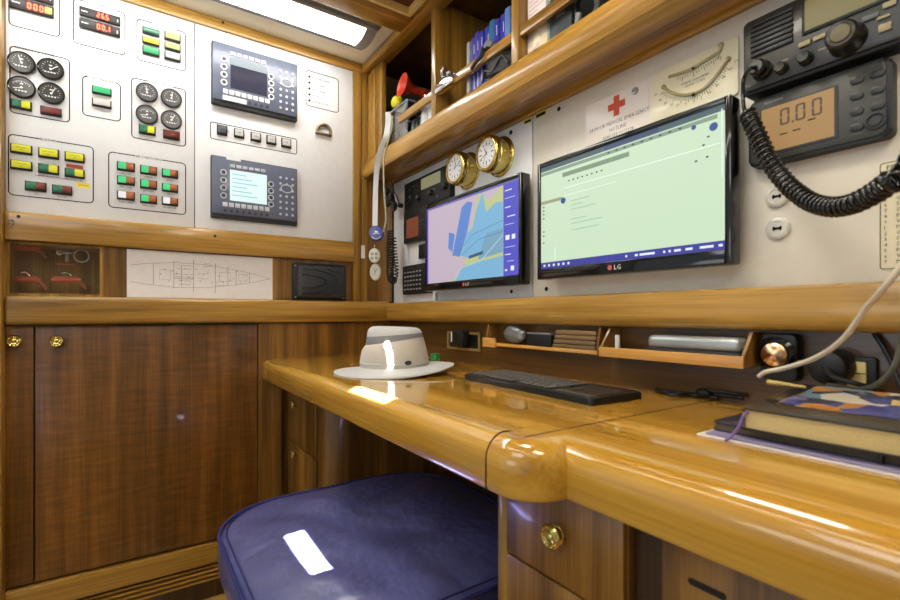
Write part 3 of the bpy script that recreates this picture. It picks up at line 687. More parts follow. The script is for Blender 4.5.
# controller units
body_c = mat('slate_controller_case', (96, 104, 124), .35, coat=.3); key_light = mat('pale_key', (190, 196, 204), .4); key_dark = mat('dark_key', (56, 60, 68), .4)
def controller(r, lit_, label, sticker):
    u0, u1, v0, v1 = r; w_ = u1 - u0; h = v1 - v0
    t = thing('controller', label, 'controller', FA((u0 + u1) / 2, v0, W + .002))
    w0, w1 = W + .0005, W + .024
    G(FA).rrect(u0, u1, v0, v1, w0, w1 - .004, .004, .002).build('case', dark_grey, t)
    G(FA).box(u0 + .003, u1 - .003, v0 + h * .07, v1 - .003, w1 - .0039, w1, .0012).build('faceplate', body_c, t)
    q = lambda a, b: (u0 + a * w_, v0 + b * h)
    sx0, sy0 = q(.20, .30); sx1, sy1 = q(.62, .80)
    scr = G(FA).box(sx0, sx1, sy0, sy1, w1 + .0001, w1 + .0008)
    if lit_:
        scr.build('screen', lit('lit_controller_screen', (214, 240, 232), .95), t)
        g = G(FA)
        for i in range(6): g.box(sx0 + .008, sx0 + .06 + .02 * (i % 3), sy1 - .018 - i * .016, sy1 - .014 - i * .016, w1 + .0009, w1 + .0011)
        g.build('screen_text', lit('screen_text', (150, 210, 220), .8), t)
    else:
        scr.build('screen', mat('dark_controller_screen', (52, 56, 74), .1, coat=1), t)
        G(FA).box(sx0, sx1, sy1 - h * .12, sy1, w1 + .0009, w1 + .0012).build('status_strip', lit('pale_status_strip', (190, 206, 214), .5), t)
    lk = key_light if lit_ else white_plastic
    for i in range(6): a, b = q(.20 + i * .07, .84); G(FA).box(a, a + w_ * .055, b, b + h * .05, w1 + .0001, w1 + .002, .0005).build('key', lk, t)
    for i in range(8): a, b = q(.12 + i * .068, .19); G(FA).box(a, a + w_ * .054, b, b + h * .07, w1 + .0001, w1 + .002, .0005).build('key', lk, t)
    for i in range(8): a, b = q(.147 + i * .068, .125); G(FA).disc(a, b, h * .026, w1 + .0001, w1 + .002, 10).build('key', key_dark, t)
    for i in range(4):
        for a_, b_ in ((.13, .74 - i * .125), (.67, .66 - i * .115)):
            a, b = q(a_, b_); o = G(FA).disc(a, b, h * .05, w1 + .0001, w1 + .0015, 16).build('round_key', lk, t)
            G(FA).disc(a, b, h * .03, w1 + .0016, w1 + .003, 14).build('cap', key_dark, o)
    for i in range(3):
        for j in range(7):
            if j in (2,) and i == 1: continue
            a, b = q(.785 + i * .075, .80 - j * .105); G(FA).disc(a, b, h * .022, w1 + .0001, w1 + .0025, 10).build('key', lk if (i + j) % 2 else key_light, t)
    a, b = q(.86, .62); G(FA).tube([(a + .022 * math.cos(i * PI / 10), b + .016 * math.sin(i * PI / 10), w1 + .001) for i in range(20)], .0025, 6, True).build('cursor_ring', lk, t)
    if sticker: G(FA).box(*(q(.115, 0.075)[0], q(.38, 0)[0], q(0, .08)[1], q(0, .155)[1]), w1 + .0022, w1 + .003).build('label_strip', white_plastic, t)
    else:
        G(FA).box(q(.16, 0)[0], q(.32, 0)[0], q(0, .955)[1], q(0, 1.0)[1], w1 + .0001, w1 + .001).build('label_strip', white_plastic, t)
    return t
controller(RA(211, 296, 66.9, 123.4), False, 'upper grey controller unit with dark screen on the white control panel', True)
controller(RA(210.4, 296, 170.3, 226.6), True, 'lower grey controller unit with glowing pale screen on the white control panel', False)

# boat drawing, black box, sticker
u0, u1, v0, v1 = RA(126.8, 272.4, 258.3, 297, 1, 0); v0 = zb(.0605)
pl = thing('boat_drawing', 'long paper deck plan of a boat standing on the shelf rail', 'drawing', FA((u0 + u1) / 2, v0, .002))
G(FA).box(u0, u1, v0, v1, .0005, .003).build('sheet', paper, pl)
g = G(FA); w_, h = u1 - u0, v1 - v0; q = lambda a, b: (u0 + a * w_, v0 + b * h)
up = [q(a, .5 + b) for a, b in ((.02, .17), (.12, .22), (.3, .27), (.5, .26), (.7, .18), (.85, .1), (.98, .0))]; dn = [(a, 2 * (v0 + .5 * h) - b) for a, b in up]
wl = .0011
for L in (up, dn): g.strip(L, wl, .0031, .0034)
for a, b0, b1 in ((.16, .28, .72), (.29, .2, .8), (.34, .25, .7), (.42, .15, .85), (.57, .12, .8), (.66, .3, .75), (.72, .32, .68), (.82, .38, .62)): g.strip([q(a, b0), q(a, b1)], wl * 1.3, .0031, .0034)
for a, b, c, d in ((.29, .42, .42, .47), (.29, .52, .42, .44), (.45, .44, .52, .56), (.60, .4, .68, .6), (.2, .4, .27, .6), (.32, .3, .4, .38), (.31, .64, .4, .72), (.49, .72, .54, .78), (.58, .3, .63, .38), (.74, .42, .8, .58)):
    g.strip([q(a, b), q(c, b), q(c, d), q(a, d)], wl, .0031, .0034, True)
for i in range(24): a, b = q(.2 + .026 * i, .5 + .14 * math.sin(i * 2.3)); g.box(a, a + .006, b, b + .002, .0031, .0034)
g.build('line_work', mat('grey_ink', (120, 116, 118), .7, var=0), pl)

u0, u1, v0, v1 = RA(291.8, 344.9, 265.6, 300.8, 1, 0.0)
v0 = zb(.0605); bb = thing('black_box', 'black plastic box with ridged cover standing in the corner of the shelf', 'box', FA((u0 + u1) / 2, v0, .02))
G(FA).rrect(u0, u1, v0, v1, .0005, .012, .008, .002).build('flange', black_plastic, bb)
G(FA).rrect(u0 + .016, u1 - .010, v0 + .012, v1 - .012, .0121, .034, .008, .006).build('cover', dark_grey, bb)
g = G(FA)
def q(a, b): return (u0 + a * (u1 - u0), v0 + b * (v1 - v0))
for k, ext in ((.18, .44), (.34, .66)):
    pts = [q(.12 + .02, .5 + k)] + [q(.14 + ext * math.sin(math.radians(a)) , .5 + k * math.cos(math.radians(a))) for a in range(20, 161, 10)] + [q(.14, .5 - k)]
    g.strip(pts, .0035, .0341, .0366)
g.strip([q(.6, .86), q(.72, .78), q(.9, .76)], .003, .0341, .0366).strip([q(.6, .14), q(.72, .22), q(.9, .24)], .003, .0341, .0366)
g.build('ridge', black_gloss, bb)
for a in (.05, .95):
    for b in (.08, .92): p = q(a, b); G(FA).disc(p[0], p[1], .004, .0121, .0145, 12).build('screw', steel, bb)
u0, u1, v0, v1 = RA(358.5, 364.8, 245.5, 258.5, 1, .01)
o = G(FA).box(u0, u1, v0, v1, .0102, .0112).build('sticker', white_plastic); tag(o, 'small blank white sticker on the wooden corner post', 'sticker')
# screws / holes in the rails
for i, (x, y, w, lb) in enumerate(((215, 236, .024, 'dark round screw plug in the wooden rail under the control panel'), (18.5, 216.5, .024, 'dark round screw plug at the left end of the rail under the switch panel'), (223, 22.5, .035, 'dark screw plug in the strip below the ceiling'))):
    u, v = pA(x, y, w); o = G(FA).lathe(u, v, [(.005, w + .0001), (.005, w + .001), (.003, w + .0014), (0, w + .0008)], 14).build('screw_plug', black_plastic); tag(o, lb, 'screw')
u, v = pA(11, 220, .024)
o = G(FA).tube([(u + .006 * math.cos(i * PI / 6), v - .008 + .009 * math.sin(i * PI / 6), .0262) for i in range(12)], .0018, 6, True).build('hook', chrome); tag(o, 'tiny chrome hook on the rail at the left edge', 'hook')

# ------------------------------------------------------------------ things hanging in the corner
def PAw(x, y, w): u, v = pA(x, y, w); return (u, v, w)
strap_m = mat('white_webbing', (205, 208, 210), .6, bump=.3, scale=400)
YL = .856
def PY(x, y, Y=YL): p = atY(x, y, Y); return (p.y, p.z, p.x - XA)
ln = thing('lanyard', 'broad white lanyard strap hanging from the shelf with a blue round tag', 'lanyard', FA(*PY(377, 243)))
def FCam(x, y, Y=YL):                                   # tag turned out of the corner, hanging at this point
    return Frame(atY(x, y, Y), (SN, CS, 0), (0, 0, 1), (CS, -SN, 0))
def ribbon(g, pts, wd, th=.002):
    n = len(pts); vs = []; fs = []
    for (u, v, w) in pts:
        for du, dw in ((-wd / 2, -th / 2), (wd / 2, -th / 2), (wd / 2, th / 2), (-wd / 2, th / 2)): vs.append(g.F(u + du, v, w + dw))
    for i in range(n - 1):
        for k in range(4): fs.append((i * 4 + k, i * 4 + (k + 1) % 4, i * 4 + 4 + (k + 1) % 4, i * 4 + 4 + k))
    fs += [(3, 2, 1, 0), tuple((n - 1) * 4 + k for k in range(4))]; return g.add(vs, fs)
def ribbon2(g, P, wd, th=.002):
    n = len(P); vs = []; fs = []; r_ = Vector((SN, CS, 0)); nn = Vector((CS, -SN, 0))
    for p in P:
        p = FA(*p)
        for du, dw in ((-wd / 2, -th / 2), (wd / 2, -th / 2), (wd / 2, th / 2), (-wd / 2, th / 2)): vs.append(p + r_ * du + nn * dw)
    for i in range(n - 1):
        for k in range(4): fs.append((i * 4 + k, i * 4 + (k + 1) % 4, i * 4 + 4 + (k + 1) % 4, i * 4 + 4 + k))
    fs += [(3, 2, 1, 0), tuple((n - 1) * 4 + k for k in range(4))]; return g.add(vs, fs)
pth = smooth_path([PY(388, 112, .885), PY(388, 124, .878), PY(386, 136, .858), PY(381, 149, .852), PY(377, 168, .852), PY(375.5, 195), PY(375, 226)], 6)
ribbon2(G(FA), pth, .022, .003).build('strap', strap_m, ln)
R = .032; FC = FCam(376.5, 233.5)
G(FC).lathe(0, 0, [(R * .8, -.012), (R, -.008), (R, .006), (R * .86, .012), (R * .8, .010), (0, .010)], 32).build('round_tag', mat('blue_enamel', (52, 66, 150), .3, coat=.5), ln)
g = G(FC); g.strip([(-.012, -.004), (-.002, .001), (.014, -.003)], .003, .0105, .011)
g.strip([(-.006, .007), (.008, .005)], .006, .0105, .011)
g.strip([(.024 * math.cos(math.radians(a)), .024 * math.sin(math.radians(a))) for a in range(215, 326, 10)], .003, .0105, .011)
g.build('emblem', white_ink, ln)
ov = mat('ivory_plastic', (214, 212, 200), .4)
fl = thing('float_tag', 'white oval key float with four dots under the blue tag', 'key float', FA(*PY(374, 266)))
FC = FCam(374.5, 255.5); G(FC).lathe(0, 0, [(0, -.008), (.021, -.007), (.0245, 0), (.021, .007), (0, .008)], 28, sv=1.3).build('body', ov, fl)
for a in (-1, 1):
    for b in (-1, 1): G(FC).tube([(a * .009 + .0045 * math.cos(i * PI / 6), b * .009 - .003 + .0045 * math.sin(i * PI / 6), .0086) for i in range(12)], .0014, 5, True).build('dot', dark_grey, fl)
G(FC).tube([(0, .029, 0), (0, .046, 0)], .0018, 6).build('cord', strap_m, fl)
f2 = thing('float_tag', 'plain white oval key float hanging lowest in the corner', 'key float', FA(*PY(375.5, 283, .872)))
FC = FCam(375.5, 272, .872); G(FC).lathe(0, 0, [(0, -.006), (.021, -.005), (.0245, 0), (.021, .005), (0, .0055)], 28, sv=1.5).build('body', mat('clear_white_plastic', (190, 190, 176), .3), f2)
G(FC).strip([(-.007, .016), (0, 0), (-.002, -.014)], .002, .0056, .006).strip([(.007, .014), (0, 0)], .002, .0056, .006).build('scratch', dark_grey, f2)
o = G(FA).tube(smooth_path([PY(392, 116, .885), PY(392, 128, .868), PY(388, 142, .853), PY(384, 160, .852), PY(384, 190), PY(386, 218), PY(383.5, 232)], 6), .0032, 8).build('cord', mat('pale_green_cord', (170, 176, 150), .6)); tag(o, 'thin pale cord hanging beside the white lanyard strap', 'cord')
# ================================================================== INSTRUMENT WALL
lb = thing('instrument_panel', 'white panel with two brass clocks, left of the dark seam', 'panel', FB(-1.5, Z(.052), .001))
lr = thing('instrument_panel', 'long white panel right of the seam behind the larger screen', 'panel', FB(-.3, Z(.052), .001))
seamB = pB(534.3, 200)[0]
G(FB).box(-1.985, seamB - .002, Z(.0525), Z(.611), .0005, PT, .0012).build('board', white_panel, lb)
G(FB).box(seamB + .002, .95, Z(.0525), Z(.611), .0005, PT, .0012).build('board', mat('warm_white_laminate', (226, 220, 206), .32, coat=.3, var=.02), lr)
def RB(x0, x1, yt, yb, at=1, w=PT): return rB(x0, x1, yt, yb, w, at)
for x, y, p in ((559, 109, lr), (546.5, 289, lr), (511.5, 291.5, lb)):
    u, v = pB(x, y, PT); G(FB).lathe(u, v, [(.0065, PT + .0001), (.0065, PT + .001), (.004, PT + .0006), (0, PT + .0006)], 16).build('screw_plug', black_plastic, p)
u, v = pB(511, 132.5, PT); G(FB).disc(u, v, .0075, PT + .0001, PT + .001, 16).build('screw_plug', black_plastic, lb)
for (x0, x1, a, b), lab in (((524.3, 531.5, 119, 125), 'small yellow and black sticker left of the panel seam'), ((536, 546, 112, 119), 'small yellow sticker right of the panel seam')):
    u0, u1, v0, v1 = RB(x0, x1, a, b, 0); t = thing('sticker', lab, 'sticker', FB((u0 + u1) / 2, v0, PT))
    G(FB).box(u0, u1, v0, v1, PT + .0001, PT + .0007).build('label', mat('yellow_label', (200, 190, 60), .5), t)
    G(FB).box(u0 + .002, u1 - .002, v0 + .002, (v0 * .5 + v1 * .5), PT + .0008, PT + .001).build('print', ink, t)

# --- monitors -------------------------------------------------------------------
def lcd(u0, u1, v0, v1, label):
    """bezel front at w = .065; returns thing and screen rectangle"""
    w1, w0 = .065, .030
    t = thing('monitor', label, 'monitor', FB((u0 + u1) / 2, v0, w0))
    g = G(FB).rrect(u0, u1, v0, v1, w0, w1 - .004, .006, .004).build('housing', black_gloss, t)
    b = .013; bl = .030; su0, su1, sv0, sv1 = u0 + b, u1 - b, v0 + bl, v1 - b * 1.1
    g = G(FB); z0, z1 = w1 - .004, w1
    g.box(u0 + .001, su0, v0 + .001, v1 - .001, z0, z1, .0015).box(su1, u1 - .001, v0 + .001, v1 - .001, z0, z1, .0015)
    g.box(su0, su1, v0 + .001, sv0, z0, z1, .0015).box(su0, su1, sv1, v1 - .001, z0, z1, .0015)
    g.build('bezel', black_gloss, t)
    G(FB).box((u0 + u1) / 2 - .1, (u0 + u1) / 2 + .1, v0 + .08, v1 - .08, PT + .0005, w0 - .0003).build('wall_mount', dark_grey, t)
    c = (u0 + u1) / 2
    lg = G(FB).lathe(c - .016, v0 + .0155, [(.0065, w1 + .0001), (.0065, w1 + .0008), (0, w1 + .0008)], 20).build('emblem', mat('logo_red', (190, 90, 90), .4), t)
    G(FB).text('LG', c + .006, v0 + .0155, w1 + .0008, .0165).build('lettering', white_plastic, t)
    return t, (su0, su1, sv0, sv1), w1 - .0035
SW = 0
def EM(n, rgb, e=.9): return lit(n, rgb, e)
p0 = atY(427, 208, .965); p1 = atY(521.3, 285, .965)
m1, r1, ws = lcd(-1.606, p1.x, Z(.0905), Z(.4275), 'smaller wall monitor showing a blue sea chart with purple sidebar')
u0, u1, v0, v1 = r1
def S(F, r, w):
    u0, u1, v0, v1 = r
    return lambda a, b: (u0 + a * (u1 - u0), v0 + b * (v1 - v0))
q = S(FB, r1, ws)
G(FB).box(u0, u1, v0, v1, ws - .001, ws).build('screen', EM('chart_land', (190, 174, 190), .85), m1)
def patch(par, name, pts, m, k, q=q, ww=None):
    w = (ws if ww is None else ww) + .0002 * k
    G(FB).prism([q(a, b) for a, b in pts][::1], w, w + .0001).build(name, m, par, smooth=0)
blue1, blue2 = EM('chart_deep_blue', (92, 130, 196), .9), EM('chart_blue', (118, 170, 204), .9)
yel, teal = EM('chart_shoal', (190, 196, 140), .8), EM('chart_teal', (118, 160, 184), .85)
patch(m1, 'chart_coast', [(.30, 0), (.42, .10), (.5, .3), (.36, .28), (.34, .40), (.44, .42), (.55, .62), (.62, .98), (.74, .86), (.86, .98), (.86, .0)], yel, 1)
patch(m1, 'chart_water', [(.36, 0), (.46, .17), (.58, .19), (.86, .22), (.86, .0)], blue2, 2)
patch(m1, 'chart_water', [(.43, .30), (.50, .26), (.86, .28), (.86, .80), (.80, .82), (.70, .74), (.665, .97), (.60, .80), (.56, .60), (.50, .55)], blue2, 2)
patch(m1, 'chart_water', [(.33, .32), (.42, .29), (.50, .56), (.56, .90), (.50, .93), (.44, .88)], blue1, 3)
patch(m1, 'chart_water', [(.28, .42), (.33, .36), (.36, .58), (.29, .62)], blue1, 3)
patch(m1, 'chart_water', [(.62, .22), (.86, .26), (.86, .52), (.70, .50)], teal, 3)
patch(m1, 'route_box', [(.52, .245), (.67, .275), (.67, .31), (.52, .28)], EM('chart_label', (70, 100, 130), .6), 4)
G(FB).strip([q(.36, 0), q(.42, .145), q(.65, .205), q(.86, .44)], .004, ws + .0009, ws + .001).build('depth_line', EM('chart_line', (170, 200, 210), .8), m1)
for pts in ([(.44, .30), (.62, .45), (.86, .48)], [(.40, .35), (.56, .52), (.86, .60)]): G(FB).strip([q(*p) for p in pts], .0016, ws + .0009, ws + .001).build('depth_line', EM('chart_contour', (70, 120, 170), .7), m1)
patch(m1, 'sidebar', [(.865, 0), (1, 0), (1, 1), (.865, 1)], EM('chart_sidebar', (82, 84, 190), .85), 5)
patch(m1, 'title_bar', [(0, .975), (1, .975), (1, 1), (0, 1)], EM('chart_title', (120, 116, 190), .6), 6)
patch(m1, 'side_edge', [(0, 0), (.018, 0), (.018, 1), (0, 1)], EM('chart_sidebar2', (80, 70, 190), .8), 6)
wh = EM('ui_white', (220, 225, 240), .9)
for i, (a, b, c, d) in enumerate(((.88, .94, .9, .91), (.88, .97, .82, .825), (.88, .93, .72, .73), (.9, .97, .62, .63), (.88, .96, .54, .545), (.885, .92, .38, .43), (.94, .97, .38, .43), (.88, .97, .30, .305), (.88, .93, .22, .23), (.90, .96, .15, .155), (.93, .96, .05, .10), (.88, .90, .05, .07))):
    patch(m1, 'readout', [(a, c), (b, c), (b, d), (a, d)], wh, 7)
p0 = atY(537, 164, .965); p1 = atY(731.5, 264, .965)
m2, r2, ws = lcd(p0.x, p1.x, Z(.0985), Z(.430), 'larger wall monitor showing a pale green mail page with blue taskbar')
q2 = S(FB, r2, ws); u0, u1, v0, v1 = r2
G(FB).box(u0, u1, v0, v1, ws - .001, ws).build('screen', EM('mail_page', (190, 212, 184), .95), m2)
P2 = lambda n, a, b, c, d, m, k=1: patch(m2, n, [(a, c), (b, c), (b, d), (a, d)], m, k, q2, ws)
P2('taskbar', 0, 1, 0, .062, EM('taskbar_blue', (64, 66, 150), .85))
P2('browser_bar', 0, 1, .955, 1, EM('browser_top', (84, 104, 112), .7)); P2('browser_bar', .0, .97, .915, .945, EM('browser_bar', (134, 158, 140), .8))
P2('browser_tab', .43, .72, .958, .998, EM('browser_tab', (70, 84, 120), .7), 2)
P2('search_box', .16, .57, .845, .885, EM('search_box', (130, 150, 126), .8)); P2('side_list', .0, .155, .635, .665, EM('inbox_row', (160, 160, 130), .8))
P2('divider_line', .17, .98, .735, .742, EM('pale_line', (214, 230, 214), 1)); P2('divider_line', .17, .5, .665, .67, EM('pale_line2', (214, 230, 214), 1)); P2('divider_line', .10, .11, .08, .2, EM('pale_line3', (200, 220, 200), 1))
dk = EM('ui_dark', (60, 76, 96), .6); bl = EM('avatar_blue', (56, 86, 150), .8)
for a, b in ((.165, .625), (.955, .865), (.875, .905)): u, v = q2(a, b); G(FB).disc(u, v, .0085 if a != .875 else .005, ws + .0003, ws + .0005, 18).build('avatar', bl, m2)
for i in range(8): P2('toolbar_icon', .20 + .03 * i, .21 + .03 * i, .79, .803, dk, 2)
for i in range(9): P2('toolbar_icon', .45 + .045 * i, .462 + .045 * i, .925, .937, dk, 2)
for y in (.60, .565, .53, .49, .36, .32, .25): P2('list_icon', .015, .027, y, y + .012, dk, 2)
for y, l in ((.60, .12), (.56, .08), (.52, .16), (.43, .1), (.39, .2), (.33, .18)): P2('mail_line', .22, .22 + l, y, y + .006, EM('faint_text', (150, 174, 160), .9), 2)
for a, b in ((.93, .80), (.91, .75), (.88, .65), (.925, .66)): P2('page_icon', a, a + .01, b, b + .012, dk, 2)
for i in range(6): P2('task_icon', .02 + i * .035, .034 + i * .035, .02, .042, wh, 2)
for a, b in ((.55, .56), (.60, .615), (.625, .70), (.74, .75), (.765, .775), (.79, .82), (.84, .87), (.90, .955), (.975, .99)): P2('task_icon', a, b, .022, .040, wh, 2)
P2('window_edge', .985, .99, .5, .97, EM('scrollbar', (214, 228, 222), .9), 2)

# --- brass clocks ----------------------------------------------------------------
dialw = mat('clock_dial', (222, 224, 226), .35, coat=.3, var=0)
def clock(px, py, label, hands):
    c = atY(px, py, .958); u, v = c.x, c.z
    t = thing('brass_clock', label, 'clock', FB(u, v - .062, PT + .001), None)
    w0 = PT + .0005
    G(FB).lathe(u, v, [(.066, w0), (.066, w0 + .004), (.063, w0 + .006), (.056, w0 + .008), (.055, w0 + .036), (.060, w0 + .040), (.060, w0 + .046), (.055, w0 + .049), (.055, w0 + .054), (.059, w0 + .057), (.0585, w0 + .063), (.054, w0 + .067), (.048, w0 + .067), (.046, w0 + .062), (0, w0 + .062)], 48).build('case', brass, t, smooth=50)
    d = G(FB).disc(u, v, .0455, w0 + .0621, w0 + .0628, 40).build('dial', dialw, t)
    for i in range(12):
        a = i * PI / 6; k0, k1 = (.028, .036) if i % 3 else (.024, .037)
        if True: g = G(FB).strip([(u + k0 * math.cos(a), v + k0 * math.sin(a)), (u + k1 * math.cos(a), v + k1 * math.sin(a))], .0032, w0 + .0629, w0 + .0633)
        g.build('hour_mark', ink, d)
    G(FB).tube([(u + .041 * math.cos(i * PI / 24), v + .041 * math.sin(i * PI / 24), w0 + .063) for i in range(48)], .0005, 4, True).build('minute_ring', ink, d)
    for k, (a, L, wd) in enumerate(hands): a = math.radians(a); G(FB).strip([(u - .006 * math.cos(a), v - .006 * math.sin(a)), (u + L * math.cos(a), v + L * math.sin(a))], wd, w0 + .0634 + k * .0004, w0 + .0637 + k * .0004).build('hand', ink, t)
    G(FB).lathe(u + .057, v + .0, [(.005, w0 + .020), (.005, w0 + .028), (.003, w0 + .03), (0, w0 + .03)], 12).build('catch', brass, t)
    return t
clock(454.4, 168, 'round polished brass clock, the left one of the pair', ((70, .024, .0026), (20, .034, .0018)))
clock(486, 153.3, 'round polished brass clock, the right one of the pair, nearer the seam', ((120, .022, .0026), (205, .034, .0018), (240, .03, .001)))

# --- inclinometer, card, screw head ----------------------------------------------
ip0 = pB(653, 75, PT); ip1 = pB(739.5, 88, PT)
ic = thing('inclinometer', 'cream clinometer plate with two curved tubes above the larger monitor', 'clinometer', FB((ip0[0] + ip1[0]) / 2, ip1[1], PT))
cream = mat('cream_plate', (226, 218, 188), .4, coat=.2, var=.02)
G(FB).rrect(ip0[0], ip1[0], ip1[1] - .012, ip0[1] + .001, PT + .0003, PT + .005, .006, .001).build('plate', cream, ic)
tubem = mat('tube_fluid', (176, 164, 116), .15, coat=1)
def pbs(L, w): return [(*pB(x, y, w), w) for x, y in L]
up_ = smooth_path(pbs([(669, 76.5), (680, 73.5), (692.6, 68.5), (705, 61), (716, 54), (720, 50.5), (721.5, 43)], PT + .007), 5)
lo_ = smooth_path(pbs([(663.5, 87), (668, 91), (676, 94), (684, 95), (692.6, 93.6), (703, 89), (712, 81), (720, 71), (727, 61)], PT + .007), 5)
for P in (up_, lo_): G(FB).tube(P, .0036, 8).build('tube', tubem, ic)
for P in ((720.8, 45), (728, 59), (663.5, 87)):
    a = pB(*P, PT + .008); G(FB).ball(a[0], a[1], PT + .007, .0055, 8).build('tube_end', tubem, ic)
for P in ((692.6, 68), (692.6, 94.5)):
    a = pB(*P, PT + .012); G(FB).ball(a[0], a[1], PT + .010, .0036, 8).build('bubble', black_gloss, ic)
g = G(FB)
for i in range(2, len(lo_) - 3, 1):
    a, b = lo_[i], lo_[i + 1]; tt = Vector((b.x - a.x, b.y - a.y)).normalized(); nn = Vector((tt.y, -tt.x)); L = .010 if i % 4 == 2 else .006
    g.strip([(a.x + nn.x * .006, a.y + nn.y * .006), (a.x + nn.x * (.006 + L), a.y + nn.y * (.006 + L))], .0009, PT + .0051, PT + .0054)
g.build('scale', ink, ic); g = G(FB)
for i in range(4, len(up_) - 8, 1):
    a, b = up_[i], up_[i + 1]; tt = Vector((b.x - a.x, b.y - a.y)).normalized(); nn = Vector((tt.y, -tt.x)); L = .012 if i % 4 == 2 else .007
    g.strip([(a.x + nn.x * .006, a.y + nn.y * .006), (a.x + nn.x * (.006 + L), a.y + nn.y * (.006 + L))], .0009, PT + .0051, PT + .0054)
g.build('scale', ink, ic)
for (x, y), s in zip(((656, 94.5), (660.5, 100), (665.5, 103), (671.5, 104.5), (678, 105), (686, 103.5), (694, 101), (701.5, 98), (709.5, 92.5), (717.5, 85), (724, 77), (730.5, 69), (736.5, 61)), ('50', '40', '30', '20', '10', '5', '0', '5', '10', '20', '30', '40', '50')):
    a = pB(x, y, PT + .005); G(FB).text(s, a[0], a[1], PT + .0055, .0085).build('lettering', ink, ic)
a = pB(695, 80.5, PT + .005); G(FB).text('MARINE CLINOMETER', a[0], a[1] + .003, PT + .0055, .0062).build('lettering', ink, ic)
G(FB).text('DEGREES OF HEEL', a[0], a[1] - .005, PT + .0055, .0055).build('lettering', ink, ic)

cd0 = pB(586, 112, PT); cd1 = pB(649, 103, PT)
cv1, cv0 = pB(649, 78, PT)[1], Z(.44)
cdt = thing('emergency_card', 'laminated white card with a red cross above the larger monitor', 'card', FB((cd0[0] + cd1[0]) / 2, cv0, PT))
G(FB).box(cd0[0], cd1[0], cv0, cv1, PT + .0002, PT + .0010).build('sheet', mat('laminated_card', (226, 216, 206), .3, coat=.15, var=.01), cdt)
a = pB(616.7, 105.5, PT); u, v = a; e, f = .0085, .0255
G(FB).prism([(u - e, v - f), (u + e, v - f), (u + e, v - e), (u + f, v - e), (u + f, v + e), (u + e, v + e), (u + e, v + f), (u - e, v + f), (u - e, v + e), (u - f, v + e), (u - f, v - e), (u - e, v - e)], PT + .0011, PT + .0014).build('red_cross', mat('cross_red', (206, 78, 40), .5), cdt)
for s, dv, sz in (('24 HOUR MEDICAL EMERGENCY', -.040, .0135), ('HOTLINE', -.057, .0135), ('0044 153 0112278', -.073, .0135)): G(FB).text(s, u + .004, v + dv, PT + .0014, sz, sx=.9).build('lettering', mat('grey_print', (90, 84, 84), .6, var=0), cdt)
u, v = pB(635.5, 91, PT)
t = thing('screw', 'steel screw head at the top right corner of the emergency card', 'screw', FB(u, v - .008, PT))
G(FB).lathe(u, v, [(.009, PT + .0011), (.008, PT + .004), (.005, PT + .0045), (0, PT + .004)], 18).build('head', steel, t); G(FB).box(u - .005, u + .005, v - .0008, v + .0008, PT + .0041, PT + .0048).build('slot', ink, t)

# --- large radio, top right ------------------------------------------------------
knobm = mat('knob_rubber', (26, 26, 24), .3, coat=.3)
olive = mat('radio_case', (44, 43, 38), .42, coat=.15)
def rknob(par, u, v, w, r, L, cap=None, ridges=True):
    o = G(FB).lathe(u, v, [(r * 1.12, w), (r * 1.1, w + L * .15), (r, w + L * .25), (r * .94, w + L * .9), (r * .8, w + L), (r * .5, w + L * .98), (0, w + L * .96)], 28).build('knob', knobm, par)
    if cap: G(FB).lathe(u, v, [(r * .62, w + L * .99), (r * .55, w + L * 1.06), (0, w + L * 1.08)], 24).build('cap', cap, o)
    return o
wr = .055; Yr = YB - wr
ru0, ru1, rv0, rv1 = atY(741, 90, Yr).x, -.075, Z(.4185), Z(.5625)
rad = thing('radio', 'black marine radio with ribbed speaker and large tuning knob at top right', 'radio', FB((ru0 + ru1) / 2, rv0, .02))
G(FB).rrect(ru0, ru1, rv0, rv1, PT + .0005, wr - .006, .010, .005).build('case', black_plastic, rad)
G(FB).rrect(ru0 + .006, ru1 - .006, rv0 + .006, rv1 - .006, wr - .0059, wr, .008, .002).build('faceplate', olive, rad)
def PBr(x, y): a = atY(x, y, Yr); return a.x, a.z
g0 = PBr(751, 29); g1 = PBr(793, 44)
for i in range(7):
    a = g1[1] + .004 + i * (rv1 - .016 - g1[1]) / 7.0; G(FB).box(g0[0], g1[0], a, a + .0075, wr + .0001, wr + .0035, .0015).build('grille_bar', black_plastic, rad)
s0 = PBr(805.5, 32); G(FB).box(s0[0] - .005, s0[0] + .118, s0[1] - .005, rv1 - .012, wr + .0001, wr + .003, .0012).build('display_bezel', black_plastic, rad)
G(FB).box(s0[0], s0[0] + .110, s0[1], rv1 - .017, wr + .0031, wr + .0036).build('display', lit('olive_display', (158, 144, 84), .35), rad)
c = atY(840, 33, Yr - .035); rknob(rad, c.x, c.z, wr + .0001, .0235, .034, mat('knob_olive_cap', (96, 88, 62), .35, .2))
c = atY(803, 56.5, Yr - .015); rknob(rad, c.x, c.z, wr + .0001, .0105, .018)
c = atY(779, 66.5, Yr - .015); rknob(rad, c.x, c.z, wr + .0001, .0095, .016)
palek = mat('pale_olive_key', (150, 140, 104), .4)
for x, y, du, dv in ((805, 44, .018, .009), (820, 37.5, .018, .008), (871, 17.5, .020, .009), (885.5, 27.5, .016, .013), (884, 17.5, .016, .005), (890, 4.5, .016, .009)):
    a = PBr(x, y); G(FB).box(a[0] - du / 2, a[0] + du / 2, a[1] - dv / 2, a[1] + dv / 2, wr + .0001, wr + .004, .0015).build('key', palek if x != 871 else mid_grey, rad)
for x, y in ((822, 49), (785, 60), (831, 50)): a = PBr(x, y); G(FB).box(a[0] - .005, a[0] + .005, a[1] - .001, a[1] + .001, wr + .0001, wr + .0004).build('marking', palek, rad)
